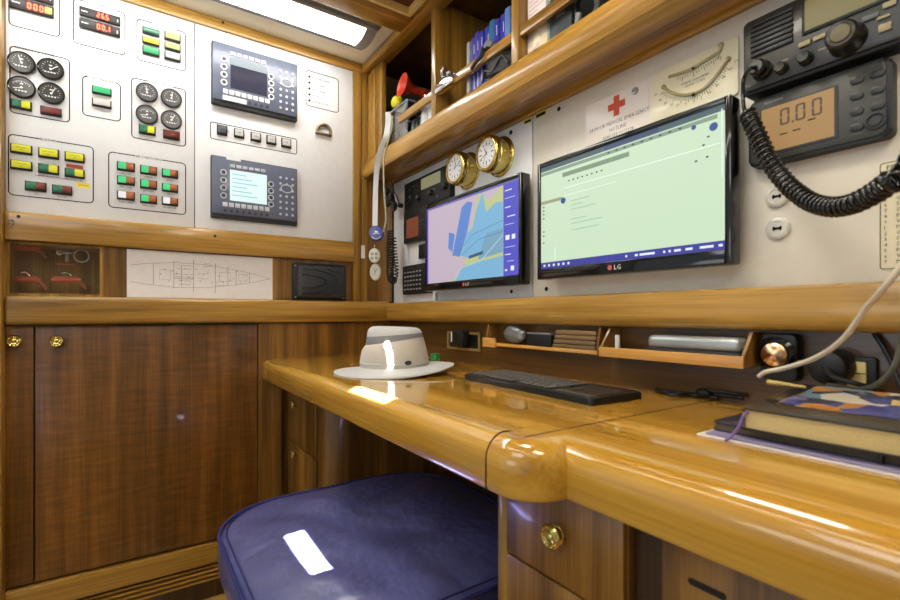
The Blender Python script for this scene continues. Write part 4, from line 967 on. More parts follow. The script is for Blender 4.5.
# microphone plug and coiled lead
mp = thing('microphone_lead', 'thick black coiled lead drooping from the radio across the white panel', 'cable', FB(ru0 + .02, rv0, wr))
c = atY(758, 68, Yr - .02)
G(FB).lathe(c.x, c.z, [(.017, wr + .0005), (.017, wr + .010), (.0145, wr + .013), (.0145, wr + .026), (.011, wr + .030), (0, wr + .03)], 24).build('plug', knobm, mp)
YP = lambda x, y, Y: tuple(atY(x, y, Y))
G(FW).tube(smooth_path([(c.x, Yr - .029, c.z), YP(749, 70, Yr - .045), YP(743.5, 80, Yr - .04), YP(743, 97, .94), YP(744, 108, .94), YP(748, 117, .94)], 6), .0035, 8).build('lead', black_gloss, mp)
path = smooth_path([YP(747, 114, .94), YP(756, 132, .935), YP(769, 160, .93), YP(786, 183, .92), YP(804, 198, .90), YP(819, 205, .88), YP(836, 207, .855), YP(855, 203, .83), YP(876, 192, .81), YP(892, 180, .79), YP(912, 163, .78), (-.12, .83, 1.44), (-.06, .90, 1.50), (-.035, .945, 1.55)], 8)
G(FW).tube(coil_path(path, .0125, 74, 10), .0034, 7).build('coil', black_gloss, mp, smooth=60)

G(FB).rrect(-.065, -.005, 1.535, 1.66, PT + .0005, .045, .014, .008, 5).build('microphone', black_plastic, mp)
# --- log display -----------------------------------------------------------------
wl_ = .035; Yl = YB - wl_
a = atY(748, 103, Yl); b = atY(892, 60, Yl); lu0, lu1 = a.x, b.x; lv1, lv0 = Z(.4115), Z(.284)
lg = thing('log_display', 'black digital log instrument with amber display reading 0.00 at right', 'display', FB((lu0 + lu1) / 2, lv0, .02))
G(FB).rrect(lu0, lu1, lv0, lv1, PT + .0005, wl_ - .003, .012, .004, 6).build('case', black_plastic, lg)
G(FB).rrect(lu0 + .005, lu1 - .007, lv0 + .005, lv1 - .005, wl_ - .0029, wl_, .010, .001, 6).build('faceplate', mat('log_faceplate', (58, 58, 54), .45), lg)
def PBl(x, y): a = atY(x, y, Yl); return a.x, a.z
d0 = PBl(762, 150); d1 = PBl(834.5, 87.5); d2 = PBl(834.5, 136)
G(FB).box(d0[0] - .003, d1[0] + .005, d2[1] - .004, d1[1] + .003, wl_ + .0001, wl_ + .0012).build('display_bezel', dark_grey, lg)
G(FB).box(d0[0], d1[0], d2[1], d1[1], wl_ + .0013, wl_ + .0018).build('display', lit('amber_display', (206, 160, 100), .45), lg)
a = PBl(780.5, 125); hgt = .030; G(FB).digits('0.00', a[0], a[1] - .002, wl_ + .0024, hgt, .32, th=.11).build('digits', mat('lcd_segment', (84, 72, 48), .5, var=0), lg)
for x, y in ((784, 134), (797, 130), (812, 119.5)): a = PBl(x, y); G(FB).box(a[0] - .006, a[0] + .006, a[1] - .001, a[1] + .001, wl_ + .0019, wl_ + .0023).build('cursor_mark', ink, lg)
gx0 = PBl(845, 90)[0]; dkk = mat('log_key', (40, 40, 38), .35)
for i in range(2):
    for j in range(4):
        if (i, j) == (1, 3): continue
        x = 857 if i == 0 else 878; a = PBl(x, 0)[0]; v = lv1 - .024 - j * .026; k = G(FB).rrect(a - .009, a + .009, v - .006, v + .006, wl_ + .0001, wl_ + .0025, .005, .001).build('key', dkk, lg)
        G(FB).box(a - .005, a + .005, v - .0115, v - .0100, wl_ + .0001, wl_ + .0004).build('marking', mid_grey, lg)
a = PBl(876, 0)[0]; v = lv0 + .028; G(FB).tube([(a + .012 * math.cos(i * PI / 12), v + .012 * math.sin(i * PI / 12), wl_ + .0015) for i in range(24)], .0018, 6, True).build('power_ring', dkk, lg)
G(FB).disc(a, v, .007, wl_ + .0001, wl_ + .0025, 20).build('key', dkk, lg)
for i in range(9): G(FB).box(d0[0] + .004 + i * .0035, d0[0] + .0065 + i * .0035, lv1 - .0145, lv1 - .0105, wl_ + .0001, wl_ + .0004).build('marking', grey_plastic, lg)

# --- round sockets, notice --------------------------------------------------------
for (x, y), lab in (((777, 196.5), 'round white socket half hidden behind the coiled lead'), ((777.5, 228.5), 'round white socket below the coiled lead')):
    u, v = pB(x, y, PT + .005); t = thing('socket', lab, 'socket', FB(u, v - .02, PT))
    G(FB).lathe(u, v, [(.0205, PT + .0003), (.0205, PT + .005), (.018, PT + .007), (.014, PT + .0075), (.0135, PT + .0065), (0, PT + .0065)], 32).build('ring', mat('ivory_socket', (206, 204, 194), .35, coat=.3), t)
    G(FB).box(u - .0075, u + .0075, v - .0022, v + .0022, PT + .0066, PT + .0075).box(u - .007, u - .0045, v - .004, v + .004, PT + .0066, PT + .0075).box(u + .0045, u + .007, v - .004, v + .004, PT + .0066, PT + .0075).build('slot', ink, t)
a = pB(879, 163.5, PT); b = pB(879, 270.5, PT)
nt_ = thing('notice', 'cream notice plate with dense small black print at the right edge', 'notice', FB(a[0] + .09, b[1], PT))
G(FB).rrect(a[0], a[0] + .2, b[1], a[1], PT + .0003, PT + .0015, .004).build('plate', cream, nt_)
g = G(FB).strip(rr(a[0] + .002, a[0] + .198, b[1] + .002, a[1] - .002, .004), .0012, PT + .0016, PT + .0018, True); g.build('border', ink, nt_)
G(FB).text('PROCEDURE FOR DISTRESS CALL', a[0] + .010, a[1] - .010, PT + .0019, .0105, 'l').build('lettering', ink, nt_)
rows_ = ('SWITCH ON THE RADIO AND SELECT CHANNEL', 'PRESS THE CALL BUTTON FOR FIVE SECONDS', 'WAIT FOR REPLY THEN SAY THREE TIMES', 'MAYDAY MAYDAY MAYDAY THIS IS THE YACHT', 'GIVE POSITION AND NATURE OF DISTRESS', 'STATE THE NUMBER OF PERSONS ON BOARD')
for i in range(20):
    v = a[1] - .024 - i * .0093
    if v < b[1] + .008: break
    G(FB).text('%d' % (i % 9 + 1), a[0] + .007, v, PT + .0019, .008, 'l').build('lettering', ink, nt_); G(FB).text(rows_[i % 6], a[0] + .022, v, PT + .0019, .0082, 'l').build('lettering', ink, nt_)

# --- small radio and instruments at the left end ----------------------------------
w3 = .030; Y3 = YB - w3
P3 = lambda x, y: (atY(x, y, Y3).x, atY(x, y, Y3).z)
v_ = thing('radio', 'small black radio with grey screen and three knobs left of the brass clocks', 'radio', FB(-1.66, Z(.448), .015))
G(FB).rrect(P3(404.2, 200)[0], P3(450, 180)[0], Z(.447), Z(.574), PT + .0005, w3, .006, .003).build('case', black_plastic, v_)
a = P3(421.3, 189); b = P3(440.5, 182); G(FB).box(a[0], b[0], b[1], P3(421.3, 179.3)[1], w3 + .0001, w3 + .001).build('display', lit('beige_display', (176, 172, 132), .4), v_)
for x, y in ((417, 197), (429, 192), (443.5, 185.5)): c = atY(x, y, Y3 - .012); rknob(v_, c.x, c.z, w3 + .0001, .013, .016, dark_grey)
for x, y in ((410, 190), (413.5, 186), (410, 197), (434, 189), (437.5, 196)): a = P3(x, y); G(FB).box(a[0] - .006, a[0] + .006, a[1] - .003, a[1] + .003, w3 + .0001, w3 + .002).build('key', mid_grey, v_)
e_ = thing('display_unit', 'small black instrument with an orange-brown screen at the monitor edge', 'display', FB(-1.78, Z(.26), .015))
a = P3(403.5, 214); b = P3(403.5, 244.5); G(FB).rrect(a[0], -1.640, b[1], a[1] + .006, PT + .0005, w3, .008, .003).build('case', black_plastic, e_)
c = P3(406.5, 220); d = P3(406.5, 238.8); G(FB).box(c[0], P3(418.5, 220)[0], d[1], c[1], w3 + .0001, w3 + .001).build('display', lit('brown_display', (140, 74, 50), .5), e_)
for i in range(2):
    for j in range(4): u = P3(421.5, 0)[0] + i * .022; v = c[1] - .004 - j * .017; G(FB).box(u - .006, u + .006, v - .004, v + .004, w3 + .0001, w3 + .002).build('key', dark_grey, e_)
a = P3(417.5, 244); b = P3(417.5, 260); o = G(FB).rrect(a[0], -1.632, b[1] + .004, b[1] + .064, PT + .0005, w3 - .004, .004, .002).build('module', black_plastic); tag(o, 'plain black square module under the brown screened instrument', 'module')
kp = thing('keypad', 'black calculator-like keypad with small pale keys, lowest left of the monitor', 'keypad', FB(-1.77, Z(.1), .015))
a = P3(402.5, 267.5); b = P3(402.5, 295); G(FB).rrect(a[0], -1.640, b[1], a[1] + .004, PT + .0005, w3, .006, .003).build('case', black_plastic, kp)
wkk = mat('pale_grey_key', (150, 150, 150), .4)
for i in range(6):
    for j in range(5):
        u = a[0] + .024 + i * .026; v = a[1] - .026 - j * .0185 - (0); 
        if v < b[1] + .008: continue
        G(FB).box(u - .007, u + .007, v - .0028, v + .0028, w3 + .0001, w3 + .0015).build('key', wkk, kp)
G(FB).box(a[0] + .02, a[0] + .11, a[1] - .016, a[1] - .006, w3 + .0001, w3 + .0015).build('display', dark_grey, kp)
o = G(FB).box(-1.618, -1.60, Z(.056), Z(.088), PT + .0005, .02, .002).build('clip', white_plastic); tag(o, 'small white clip under the lower left corner of the chart monitor', 'clip')
# radio lead: plug, black coil and handset cluster in the corner
rl = thing('microphone_lead', 'black coiled lead with plug hanging in the corner left of the chart monitor', 'cable', FW(-1.93, .97, Z(.1)))
c = atY(400, 205.5, Y3 - .012); G(FB).lathe(c.x, c.z, [(.010, w3 + .0005), (.010, w3 + .018), (.007, w3 + .022), (0, w3 + .022)], 16).build('plug', knobm, rl)
XC = lambda x, y, w: tuple(atX(x, y, XA + w))
YC = lambda x, y, Y=.955: tuple(atY(x, y, Y))
G(FW).tube(smooth_path([(c.x, YB - w3 - .02, c.z), YC(395, 207, .965), YC(390, 211), YC(388, 218), YC(389, 226), YC(390, 232)], 6), .0032, 8).build('lead', mat('grey_lead', (96, 106, 112), .4), rl)
G(FW).tube(coil_path(smooth_path([YC(390, 231), YC(389.5, 250), YC(389.5, 268), YC(391, 279), YC(394, 281)], 8), .0125, 21, 10), .0034, 6).build('coil', black_plastic, rl, smooth=60)
G(FW).tube(coil_path(smooth_path([YC(395.5, 279, .965), YC(396.5, 268, .965), YC(395, 252, .97), YC(394, 238, .97)], 8), .008, 13, 10), .003, 6).build('coil', black_plastic, rl, smooth=60)
hs = thing('cable_cluster', 'tangle of black plugs and cords hanging under the shelf corner', 'plugs', FW(-1.93, .98, Z(.42)))
for i, (x, y, r) in enumerate(((387, 193, .016), (391, 199, .018), (394, 206, .015), (388, 203, .013), (392, 191, .012))):
    c = YC(x, y); G(FW).ball(c[0], c[1], c[2], r, 8, k=(1, 1, 1.6)).build('plug', black_plastic, hs)
for L in ([(386, 178), (384, 190), (388, 200), (395, 203)], [(390, 178), (393, 188), (390, 198), (394, 212)], [(388, 185), (396, 195), (399, 205)]):
    G(FW).tube(smooth_path([YC(x, y, .93) for x, y in L], 6), .0028, 6).build('cord', black_plastic, hs)
# ================================================================== THINGS ON THE OVERHEAD SHELF
SZs = Z(.6955)
bm_ = {'blue': mat('binder_blue', (58, 62, 168), .35, coat=.3), 'teal': mat('binder_teal', (52, 116, 150), .35), 'light': mat('binder_light_blue', (96, 132, 190), .35), 'grey': mat('binder_grey', (150, 156, 156), .4)}
order = ['grey', 'blue', 'blue', 'blue', 'blue', 'teal', 'blue', 'blue', 'light']
place = ['grey binder at the left end of the row of blue binders', 'blue binder next to the grey one, leftmost of the blue row', 'second blue binder from the left, partly crossed by the black strap', 'third blue binder from the left on the shelf', 'blue binder directly left of the teal one', 'teal binder standing among the blue binders', 'blue binder directly right of the teal one', 'blue binder directly left of the pale blue one', 'pale blue binder beside the post, right end of the row']
x = -1.268
for i, (k, lb_) in enumerate(zip(order, place)):
    wd_ = .0245 if k != 'grey' else .018; hh = .205 + .006 * ((i * 7) % 3) ; yf = .922 + .003 * ((i * 5) % 3)
    t = thing('binder', lb_, 'binder', (x + wd_ / 2, yf + .05, SZs), 'binders on the overhead shelf')
    G().box(x + .0006, x + wd_ - .0006, yf, yf + .22, SZs + .0005, SZs + hh, .003).build('cover', bm_[k], t)
    G().box(x + .003, x + wd_ - .003, yf + .01, yf + .215, SZs + hh + .0001, SZs + hh + .001).build('pages', paper, t)
    F_ = Frame((0, yf, 0), (1, 0, 0), (0, 0, 1), (0, -1, 0)); g = G(F_); c = x + wd_ / 2
    if k == 'blue':
        for a, b in ((.03, .085), (.105, .125), (.155, .185)): G(F_).box(c + .004, c + .0065, SZs + a, SZs + b, .0001, .0006).build('spine_mark', white_ink, t)
    x += wd_
# black bag of cables leaning on the binders + strap over the rail
bagm = mat('black_nylon', (24, 24, 26), .5, bump=.5, scale=60)
bag = thing('cable_bag', 'crumpled black bag bulging behind the rail in front of the blue binders', 'bag', (-1.10, .915, SZs))
g = G(); rnd = random.Random(3)
def lump(g, c, s, seed, n=12, amp=.18):
    r_ = random.Random(seed); ph = [r_.uniform(0, 6) for _ in range(6)]; vs = []; fs = []; m = n * 2
    for i in range(n + 1):
        th = PI * i / n
        for j in range(m):
            a = 2 * PI * j / m; d = Vector((math.sin(th) * math.cos(a), math.sin(th) * math.sin(a), math.cos(th)))
            k = 1 + amp * math.sin(3 * d.x + ph[0] + 2 * d.z) * math.cos(4 * d.y + ph[1]) + amp * .6 * math.sin(7 * d.z + ph[2] + 3 * d.x)
            vs.append(Vector(c) + Vector((d.x * s[0], d.y * s[1], d.z * s[2])) * k)
    for i in range(n):
        for j in range(m): fs.append((i * m + j, i * m + (j + 1) % m, (i + 1) * m + (j + 1) % m, (i + 1) * m + j))
    return g.add([g.F(*v) for v in vs], fs)
bx = -1.09
lump(g, (-1.085, .906, SZs + .045), (.065, .009, .036), 5); g.build('body', bagm, bag, smooth=60)
G().tube(smooth_path([(-1.16, .906, SZs + .02), (-1.14, .899, SZs + .05), (-1.10, .897, SZs + .035), (-1.06, .897, SZs + .06), (-1.03, .899, SZs + .03)], 6), .004, 8).build('handle', dark_grey, bag)
stp = thing('strap', 'short black strap looped over the fiddle rail in front of the binders', 'strap', (-1.17, .893, Z(.78)))
def xr(px): 
    d = ray(px, 60); return d.x / d.y * .893
ribpts = [atY(483, 48, .888), atY(481, 56, .886), atY(476, 62, .886), atY(471.5, 69, .886)]
G().tube(smooth_path([tuple(p) for p in ribpts], 6), [.006] * 19, 8).build('webbing', bagm, stp)
mk = thing('microphone_clip', 'grey rounded clip sitting on the fiddle rail before the binders', 'clip', atY(488, 42, .905))
c = atY(488.5, 40.5, .905); G().ball(c.x, c.y, Z(.8225), .016, 10, k=(1.3, .7, 1)).build('body', grey_plastic, mk)
G().box(c.x - .012, c.x + .012, .889, .920, Z(.8062), Z(.811), .002).build('foot', dark_grey, mk)

# air horn lying over the rail, on its canister
horn = mat('red_plastic', (206, 62, 34), .3, coat=.4)
ah = thing('air_horn', 'bright red air horn trumpet pointing left above the rail', 'horn', atY(410, 95, .96))
tip = atY(422, 93.5, 1.018)
a = atY(402, 84.5, .925)                                         # centre of the mouth
ax = (tip - a); L_ = ax.length; ax.normalize()
upv = Vector((0, 0, 1)); uu = upv.cross(ax).normalized(); vv = ax.cross(uu); FH = Frame(a, uu, vv, ax)
G(FH).lathe(0, 0, [(.0, L_ * .8), (.010, L_ * .6), (.017, L_ * .34), (.029, .016), (.041, .002), (.046, -.001), (.048, .0), (.046, .006), (.033, .020), (.022, L_ * .38), (.017, L_ * .62), (.014, L_), (0, L_)], 36).build('trumpet', horn, ah, smooth=60)
G(FH).lathe(0, 0, [(0, L_ + .0002), (.020, L_ + .0002), (.022, L_ + .006), (.020, L_ + .016), (0, L_ + .016)], 20).build('diaphragm', horn, ah)
cn = thing('canister', 'small white and chrome canister top beside the red horn', 'canister', (-1.557, .945, SZs))
cx = -1.557
G().lathe(cx, .945, [(.0, SZs + .0002), (.021, SZs + .0002), (.022, SZs + .004), (.022, Z(.80)), (.016, Z(.815)), (.010, Z(.818)), (0, Z(.818))], 24).build('can', white_plastic, cn)
G().lathe(cx, .945, [(.008, Z(.8182)), (.011, Z(.824)), (.012, Z(.842)), (.007, Z(.850)), (0, Z(.852))], 16).build('valve', chrome, cn)
# chrome latch on the rail right of the divider
cl = thing('clamp', 'chrome clamp fixed on the fiddle rail right of the divider', 'clamp', (-1.37, .905, Z(.806)))
G().box(-1.408, -1.30, .886, .8965, Z(.776), Z(.806), .002).build('plate', chrome, cl)
G().box(-1.408, -1.30, .8966, .914, Z(.8062), Z(.811), .002).build('jaw', chrome, cl)
G().tube(smooth_path([(-1.385, .90, Z(.811)), (-1.385, .90, Z(.835)), (-1.375, .90, Z(.856)), (-1.362, .90, Z(.852)), (-1.360, .90, Z(.811))], 5), .006, 8).build('lever', chrome, cl)
o = G().ball(-1.335, .90, Z(.8225), .011, 10).build('knob', steel, cl)
# plastic box with yellow ball, carton, cable bunch
pbx = thing('plastic_box', 'clear plastic tub behind the rail at the left end of the shelf', 'box', (-1.66, .97, SZs))
clear2 = clear_mat('cloudy_acrylic', (.88, .90, .94), 1.2)
x0, x1, y0, y1, z1 = -1.858, -1.675, .925, 1.05, Z(.868)
G().box(x0, x1, y0, y0 + .002, SZs + .0003, z1).box(x0, x1, y1 - .002, y1, SZs + .0003, z1).box(x0, x0 + .002, y0 + .002, y1 - .002, SZs + .0003, z1).box(x1 - .002, x1, y0 + .002, y1 - .002, SZs + .0003, z1).box(x0, x1, y0, y1, SZs + .0002, SZs + .002).build('wall', clear2, pbx)
G().tube([(x0, y0, z1), (x1, y0, z1), (x1, y1, z1), (x0, y1, z1)], .0045, 8, True).build('rim', mat('smoky_rim', (130, 134, 160), .3), pbx)
p = atY(398, 103, .955); o = G().ball(p.x, p.y, p.z, .030, 16).build('ball', mat('yellow_ball', (220, 212, 40), .5)); tag(o, 'yellow ball on top of the packets in the clear plastic tub', 'ball')
for i, (px_, hh, wx, c, lb_) in enumerate(((388.5, .125, .020, (196, 190, 70), 'yellow bundled packet at the left in the clear plastic tub'), (396, .13, .024, (214, 218, 220), 'white packet standing in the middle of the clear plastic tub'), (405, .12, .022, (70, 76, 84), 'dark packet standing at the right side of the clear plastic tub'))):
    q_ = atY(px_, 110, .985); g = G(); lump(g, (q_.x, .985, SZs + .0035 + hh / 2), (wx, .022, hh / 2 * .84), 11 + i, 12, .08); o = g.build('packet', mat('packet_%s' % 'abc'[i], c, .4, bump=.4), smooth=50); tag(o, lb_, 'packet')
o = G().box(-1.515, -1.447, .925, 1.0, SZs + .0003, SZs + .112, .001).build('carton', mat('white_carton', (216, 220, 226), .5)); tag(o, 'plain white carton below the red horn, against the first divider', 'carton')
for i in range(3):
    xx = -1.655 + i * .034; o = G().lathe(xx, .945, [(0, SZs + .0003), (.013, SZs + .0003), (.013, SZs + .065), (.009, SZs + .075), (.009, SZs + .085), (0, SZs + .086)], 16).build('bottle', mat('small_bottle_%d' % i, ((110, 130, 128), (60, 70, 74), (150, 160, 160))[i], .2, .3)); tag(o, ('grey green small bottle beside the plastic tub', 'dark small bottle between two paler ones below the horn', 'pale silver small bottle next to the white carton')[i], 'bottle')
# right bay: chart sheets and books
pt1 = thing('magazine', 'printed sheet with pale coloured picture between the rails right of the post', 'magazine', (-.93, .93, SZs))
y = .925; FS = Frame((0, y, 0), (1, 0, 0), (0, 0, 1), (0, -1, 0))
mg, nt2, b2 = newmat('faded_picture'); N = nt2.nodes; gq = N.new('ShaderNodeNewGeometry'); no = N.new('ShaderNodeTexNoise'); no.inputs['Scale'].default_value = 26; no.inputs['Detail'].default_value = 6
nt2.links.new(gq.outputs['Position'], no.inputs['Vector']); cr = N.new('ShaderNodeValToRGB'); cr.color_ramp.elements[0].position = .35; cr.color_ramp.elements[0].color = srgb(170, 150, 176); cr.color_ramp.elements[1].position = .62; cr.color_ramp.elements[1].color = srgb(236, 228, 214)
for p_, c_ in ((.45, (206, 186, 180)), (.53, (222, 206, 160))): e_2 = cr.color_ramp.elements.new(p_); e_2.color = srgb(*c_)
nt2.links.new(no.outputs['Fac'], cr.inputs['Fac']); nt2.links.new(cr.outputs['Color'], b2.inputs['Base Color']); b2.inputs['Roughness'].default_value = .3
a = atY(519.5, 40, y); b = atY(547, 30, y)
G().box(-.979, b.x, y, y + .004, SZs + .0003, SZs + .235, .001).build('cover', mg, pt1)
G().box(-.979, b.x, y + .0042, y + .018, SZs + .0003, SZs + .232).build('pages', paper, pt1)
G(FS).box(-.975, b.x - .004, SZs + .10, SZs + .228, .0002, .0008).build('label_sheet', paper, pt1)
g = G(FS)
for i in range(9): g.strip([(-.97, SZs + .115 + i * .012), (b.x - .012 - .01 * (i % 3), SZs + .118 + i * .012)], .0022, .0009, .0011)
g.build('print', mat('pink_ink', (220, 150, 190), .6), pt1)
ex = b.x
def shelf_book(w_, h_, m, lb_, yy=.925, d_=.2):
    global ex
    t = thing('book', lb_, 'book', (ex + w_ / 2, yy + .1, SZs), 'books in the right shelf bay')
    G().box(ex + .0008, ex + w_ - .0008, yy, yy + d_, SZs + .0004, SZs + h_, .0015).build('cover', m, t)
    F_ = Frame((0, yy, 0), (1, 0, 0), (0, 0, 1), (0, -1, 0)); G(F_).box(ex + w_ * .3, ex + w_ * .7, SZs + h_ * .35, SZs + h_ * .85, .0001, .0005).build('spine_label', grey_plastic, t)
    ex += w_
shelf_book(.010, .24, mat('pale_green_cover', (130, 150, 140), .4), 'thin pale green book right of the printed sheet')
shelf_book(.075, .23, mat('slate_cover', (50, 58, 62), .4), 'broad dark slate folder with a grey label')
# black coiled cable and gear beyond
gr = thing('coiled_cable', 'heap of black cable loops with grey plugs at the top of the shelf bay', 'cable', (ex + .12, .95, SZs))
rnd = random.Random(8)
for k in range(5):
    cx_ = ex + .055 + k * .055; pts = []
    for i in range(22):
        a = i / 22 * 2 * PI; pts.append((cx_ + (.038 + .006 * math.sin(3 * a + k)) * math.cos(a), .925 + .012 * math.sin(a + k) + k % 2 * .012, SZs + .060 + .05 * math.sin(a) + .004 * (k % 3)))
    G().tube(pts, .0065, 8, True).build('loop', (black_plastic, dark_grey)[k % 2], gr)
for k in range(3): c0 = ex + .025 + k * .06; G().tube([(c0, .915, SZs + .008), (c0 + .01, .912, SZs + .045)], .008, 10).build('plug', (grey_plastic, dark_grey, grey_plastic)[k], gr)

# ================================================================== NICHE BEHIND THE WORKTOP
D = TOPZ
def PN(x, y, Y): return atY(x, y, Y)
fr_m = mat('pale_brass_frame', (176, 150, 92), .35, .5)
a = PN(447, 331, 1.018); b = PN(479.3, 352, 1.018); zt_, zb_ = a.z, a.z - .068
so = thing('wall_socket', 'brass framed black socket with plugs in it, right of the hat', 'socket', FW((a.x + b.x) / 2, 1.02, zb_))
FN = Frame((0, 1.029, 0), (1, 0, 0), (0, 0, 1), (0, -1, 0)); e = .009
G(FN).box(a.x, b.x, zb_, zb_ + e, .0003, .011, .001).box(a.x, b.x, zt_ - e, zt_, .0003, .011, .001).box(a.x, a.x + e, zb_ + e, zt_ - e, .0003, .011, .001).box(b.x - e, b.x, zb_ + e, zt_ - e, .0003, .011, .001).build('frame', fr_m, so)
G(FN).box(a.x + e, b.x - e, zb_ + e, zt_ - e, .0003, .004).build('insert', black_plastic, so)
c = (a.x * .45 + b.x * .55)
pg = thing('plug_adapter', 'black plug adapter with white tip pushed into the brass framed socket', 'plug', FW(c, 1.0, zb_ + .01))
G(FN).box(c - .032, c + .036, zb_ + .015, zt_ + .006, .0115, .045, .006).build('body', black_plastic, pg)
G(FN).box(c - .046, c - .033, zb_ + .03, zt_ - .002, .0115, .04, .003).build('tip', white_plastic, pg)
p = atY(433.5, 353, .99); o = G(FW).rrect(p.x - .018, p.x + .018, .985, 1.01, D + .0005, D + .026, .006, .003).build('cap', mat('green_cap', (40, 140, 74), .4, coat=.3)); tag(o, 'small green cap on the worktop behind the hat', 'cap')

def tray(x0, x1, yf, label, lipw, end=False):
    t = thing('tray', label, 'tray', FW((x0 + x1) / 2, (yf + 1.029) / 2, Z(-.102)))
    G().box(x0, x1, yf + .006, 1.0285, Z(-.100), Z(-.094)).build('base', wood_x, t)
    G().box(x0, x1, yf, yf + .0058, Z(-.102), Z(-.102) + lipw, .001).build('front_lip', wood_lip, t)
    for x in (x0, x1 - .006):
        G().prism([(yf + .006, Z(-.094)), (1.0285, Z(-.094)), (1.0285, Z(-.034)), (.99, Z(-.034)), (yf + .006, Z(-.078))], x, x + .006, F=Frame((0, 0, 0), (0, 1, 0), (0, 0, 1), (1, 0, 0))).build('end', wood_v, t)
    return t
wood_lip = wood('teak_pale_lip', (190, 136, 62), (212, 158, 78), (228, 178, 98), 0, .35, .3)
t2 = tray(atY(598.6, 352, .95).x, -.425, .95, 'wooden tray with broad front lip holding a silver laptop, under the rail', .023)
xa = atY(484.5, 342, .975).x; t1 = tray(xa, atY(597, 350, .975).x, .975, 'shallow wooden tray with thin lip, left one under the rail', .010)
G().box(xa, xa + .062, .966, .9748, Z(-.106), Z(-.076), .001).build('end_block', wood_lip, t1)
lp = thing('laptop', 'closed silver laptop lying in the right tray under the rail', 'laptop', FW(-.57, 1.0, Z(-.093)))
x0 = atY(648, 335, .965).x; G().box(x0, -.436, .962, 1.0275, Z(-.0935), Z(-.074), .002).build('base', dark_grey, lp); G().box(x0, -.436, .960, 1.0275, Z(-.0738), Z(-.046), .010, 3).build('lid', chrome if False else mat('silver_lid', (170, 176, 178), .3, .5), lp)
gl = atY(615, 338, .975); o = G(FW).tube([(gl.x, .985, Z(-.0925)), (gl.x, .985, Z(-.05))], .006, 10).build('marker', white_plastic); tag(o, 'small white upright marker at the left end of the right tray', 'marker')
a = atY(500, 338, .985); b = atY(523, 338, .985)
o = G(FW); lump(o, ((a.x + b.x) / 2, 1.0, Z(-.0625)), ((b.x - a.x) / 2 * .92, .019, .0265), 4, 14, .06); o = o.build('crumpled_packet', mat('silver_foil', (140, 144, 146), .3, .6, bump=.8, scale=120), smooth=20); tag(o, 'crumpled silvery packet in the left tray', 'packet')
a = atY(527, 338, .985); b = atY(551, 338, .985)
t = thing('device', 'flat black device with pale edge lying in the left tray', 'device', FW((a.x + b.x) / 2, 1.0, Z(-.093)))
G().box(a.x, b.x, .984, 1.022, Z(-.0935), Z(-.058), .003).build('body', black_plastic, t); G().box(a.x, b.x, .983, 1.022, Z(-.0578), Z(-.0535), .001).build('top_edge', grey_plastic, t); 
a = atY(553, 338, .99); b = atY(596, 338, .99)
t = thing('folded_chart', 'brownish folded papers stacked at the right end of the left tray', 'papers', FW((a.x + b.x) / 2, 1.0, Z(-.093)))
for i in range(4): G().box(a.x + .003 * i, b.x - .002 * (i % 2), .987 + .001 * i, 1.024, Z(-.0935) + i * .013, Z(-.0935) + i * .013 + .0115, .002).build('sheet', mat('brown_paper_%d' % i, (110 + 8 * i, 88 + 6 * i, 56 + 5 * i), .6), t)

# dial plate, adapters, switch plate
Yd = 1.0; a = atY(743.5, 335, Yd); b = atY(794, 372, Yd)
dl = thing('dial', 'black plate with a shiny turned metal dial beside the right tray', 'dial', FW((a.x + b.x) / 2, 1.0, b.z))
FD = Frame((0, 1.029, 0), (1, 0, 0), (0, 0, 1), (0, -1, 0))
G(FD).rrect(-.418, atY(797, 350, 1.0).x, Z(-.125), Z(-.036), .0003, .029, .014, .004).build('plate', black_plastic, dl)
c = atY(773.4, 354.5, .985); G(FD).lathe(c.x, c.z, [(.032, .0292), (.032, .036), (.026, .041), (.025, .036), (0, .036)], 36).build('ring', black_gloss, dl)
# turned metal: anisotropic-looking cone sectors come from the real reflection of a finely grooved cone
tm, ntt, bt = newmat('turned_metal'); bt.inputs['Base Color'].default_value = srgb(214, 176, 140); bt.inputs['Metallic'].default_value = 1; bt.inputs['Roughness'].default_value = .2; bt.inputs['Anisotropic'].default_value = .9
tg = ntt.nodes.new('ShaderNodeTangent'); tg.direction_type = 'RADIAL'; tg.axis = 'Y'; ntt.links.new(tg.outputs[0], bt.inputs['Tangent'])
G(FD).lathe(c.x, c.z, [(.0225, .0362), (.0225, .042), (.021, .044), (0, .050)], 40).build('knob', tm, dl)
ad = thing('power_adapter', 'round black power plug standing out beside the pale switch plate', 'plug', FW(-.33, .97, Z(-.13)))
c = atY(824, 368, .965); FDn = Frame((0, 1.029, 0), (1, 0, 0), (0, 0, 1), (0, -1, 0))
G(FDn).lathe(c.x, c.z, [(.030, .0003), (.030, .05), (.027, .058), (.020, .062), (0, .062)], 28).build('body', black_plastic, ad)
G(FDn).tube(smooth_path([(c.x, c.z, .06), (c.x + .02, c.z - .012, .085), (c.x + .05, c.z - .018, .09), (c.x + .075, c.z - .03, .06)], 6), .004, 8).build('cord', black_plastic, ad)
a = atY(842.5, 351, 1.015); b = atY(876, 388, 1.015)
sw = thing('switch_plate', 'pale gold rocker switch plate in black frame behind the books', 'switch', FW((a.x + b.x) / 2, 1.02, Z(-.16)))
G(FDn).rrect(a.x, b.x, Z(-.158), Z(-.072), .0003, .010, .006, .002).build('frame', black_plastic, sw)
G(FDn).box(a.x + .006, b.x - .012, Z(-.150), Z(-.080), .0101, .016, .002).build('rocker', mat('pale_gold_plate', (206, 184, 116), .35, .2), sw)
G(FDn).box(a.x + .006, b.x - .012, Z(-.1), Z(-.0985), .0161, .0166).build('groove', ink, sw)
P = lambda x, y, Y: tuple(atY(x, y, Y))
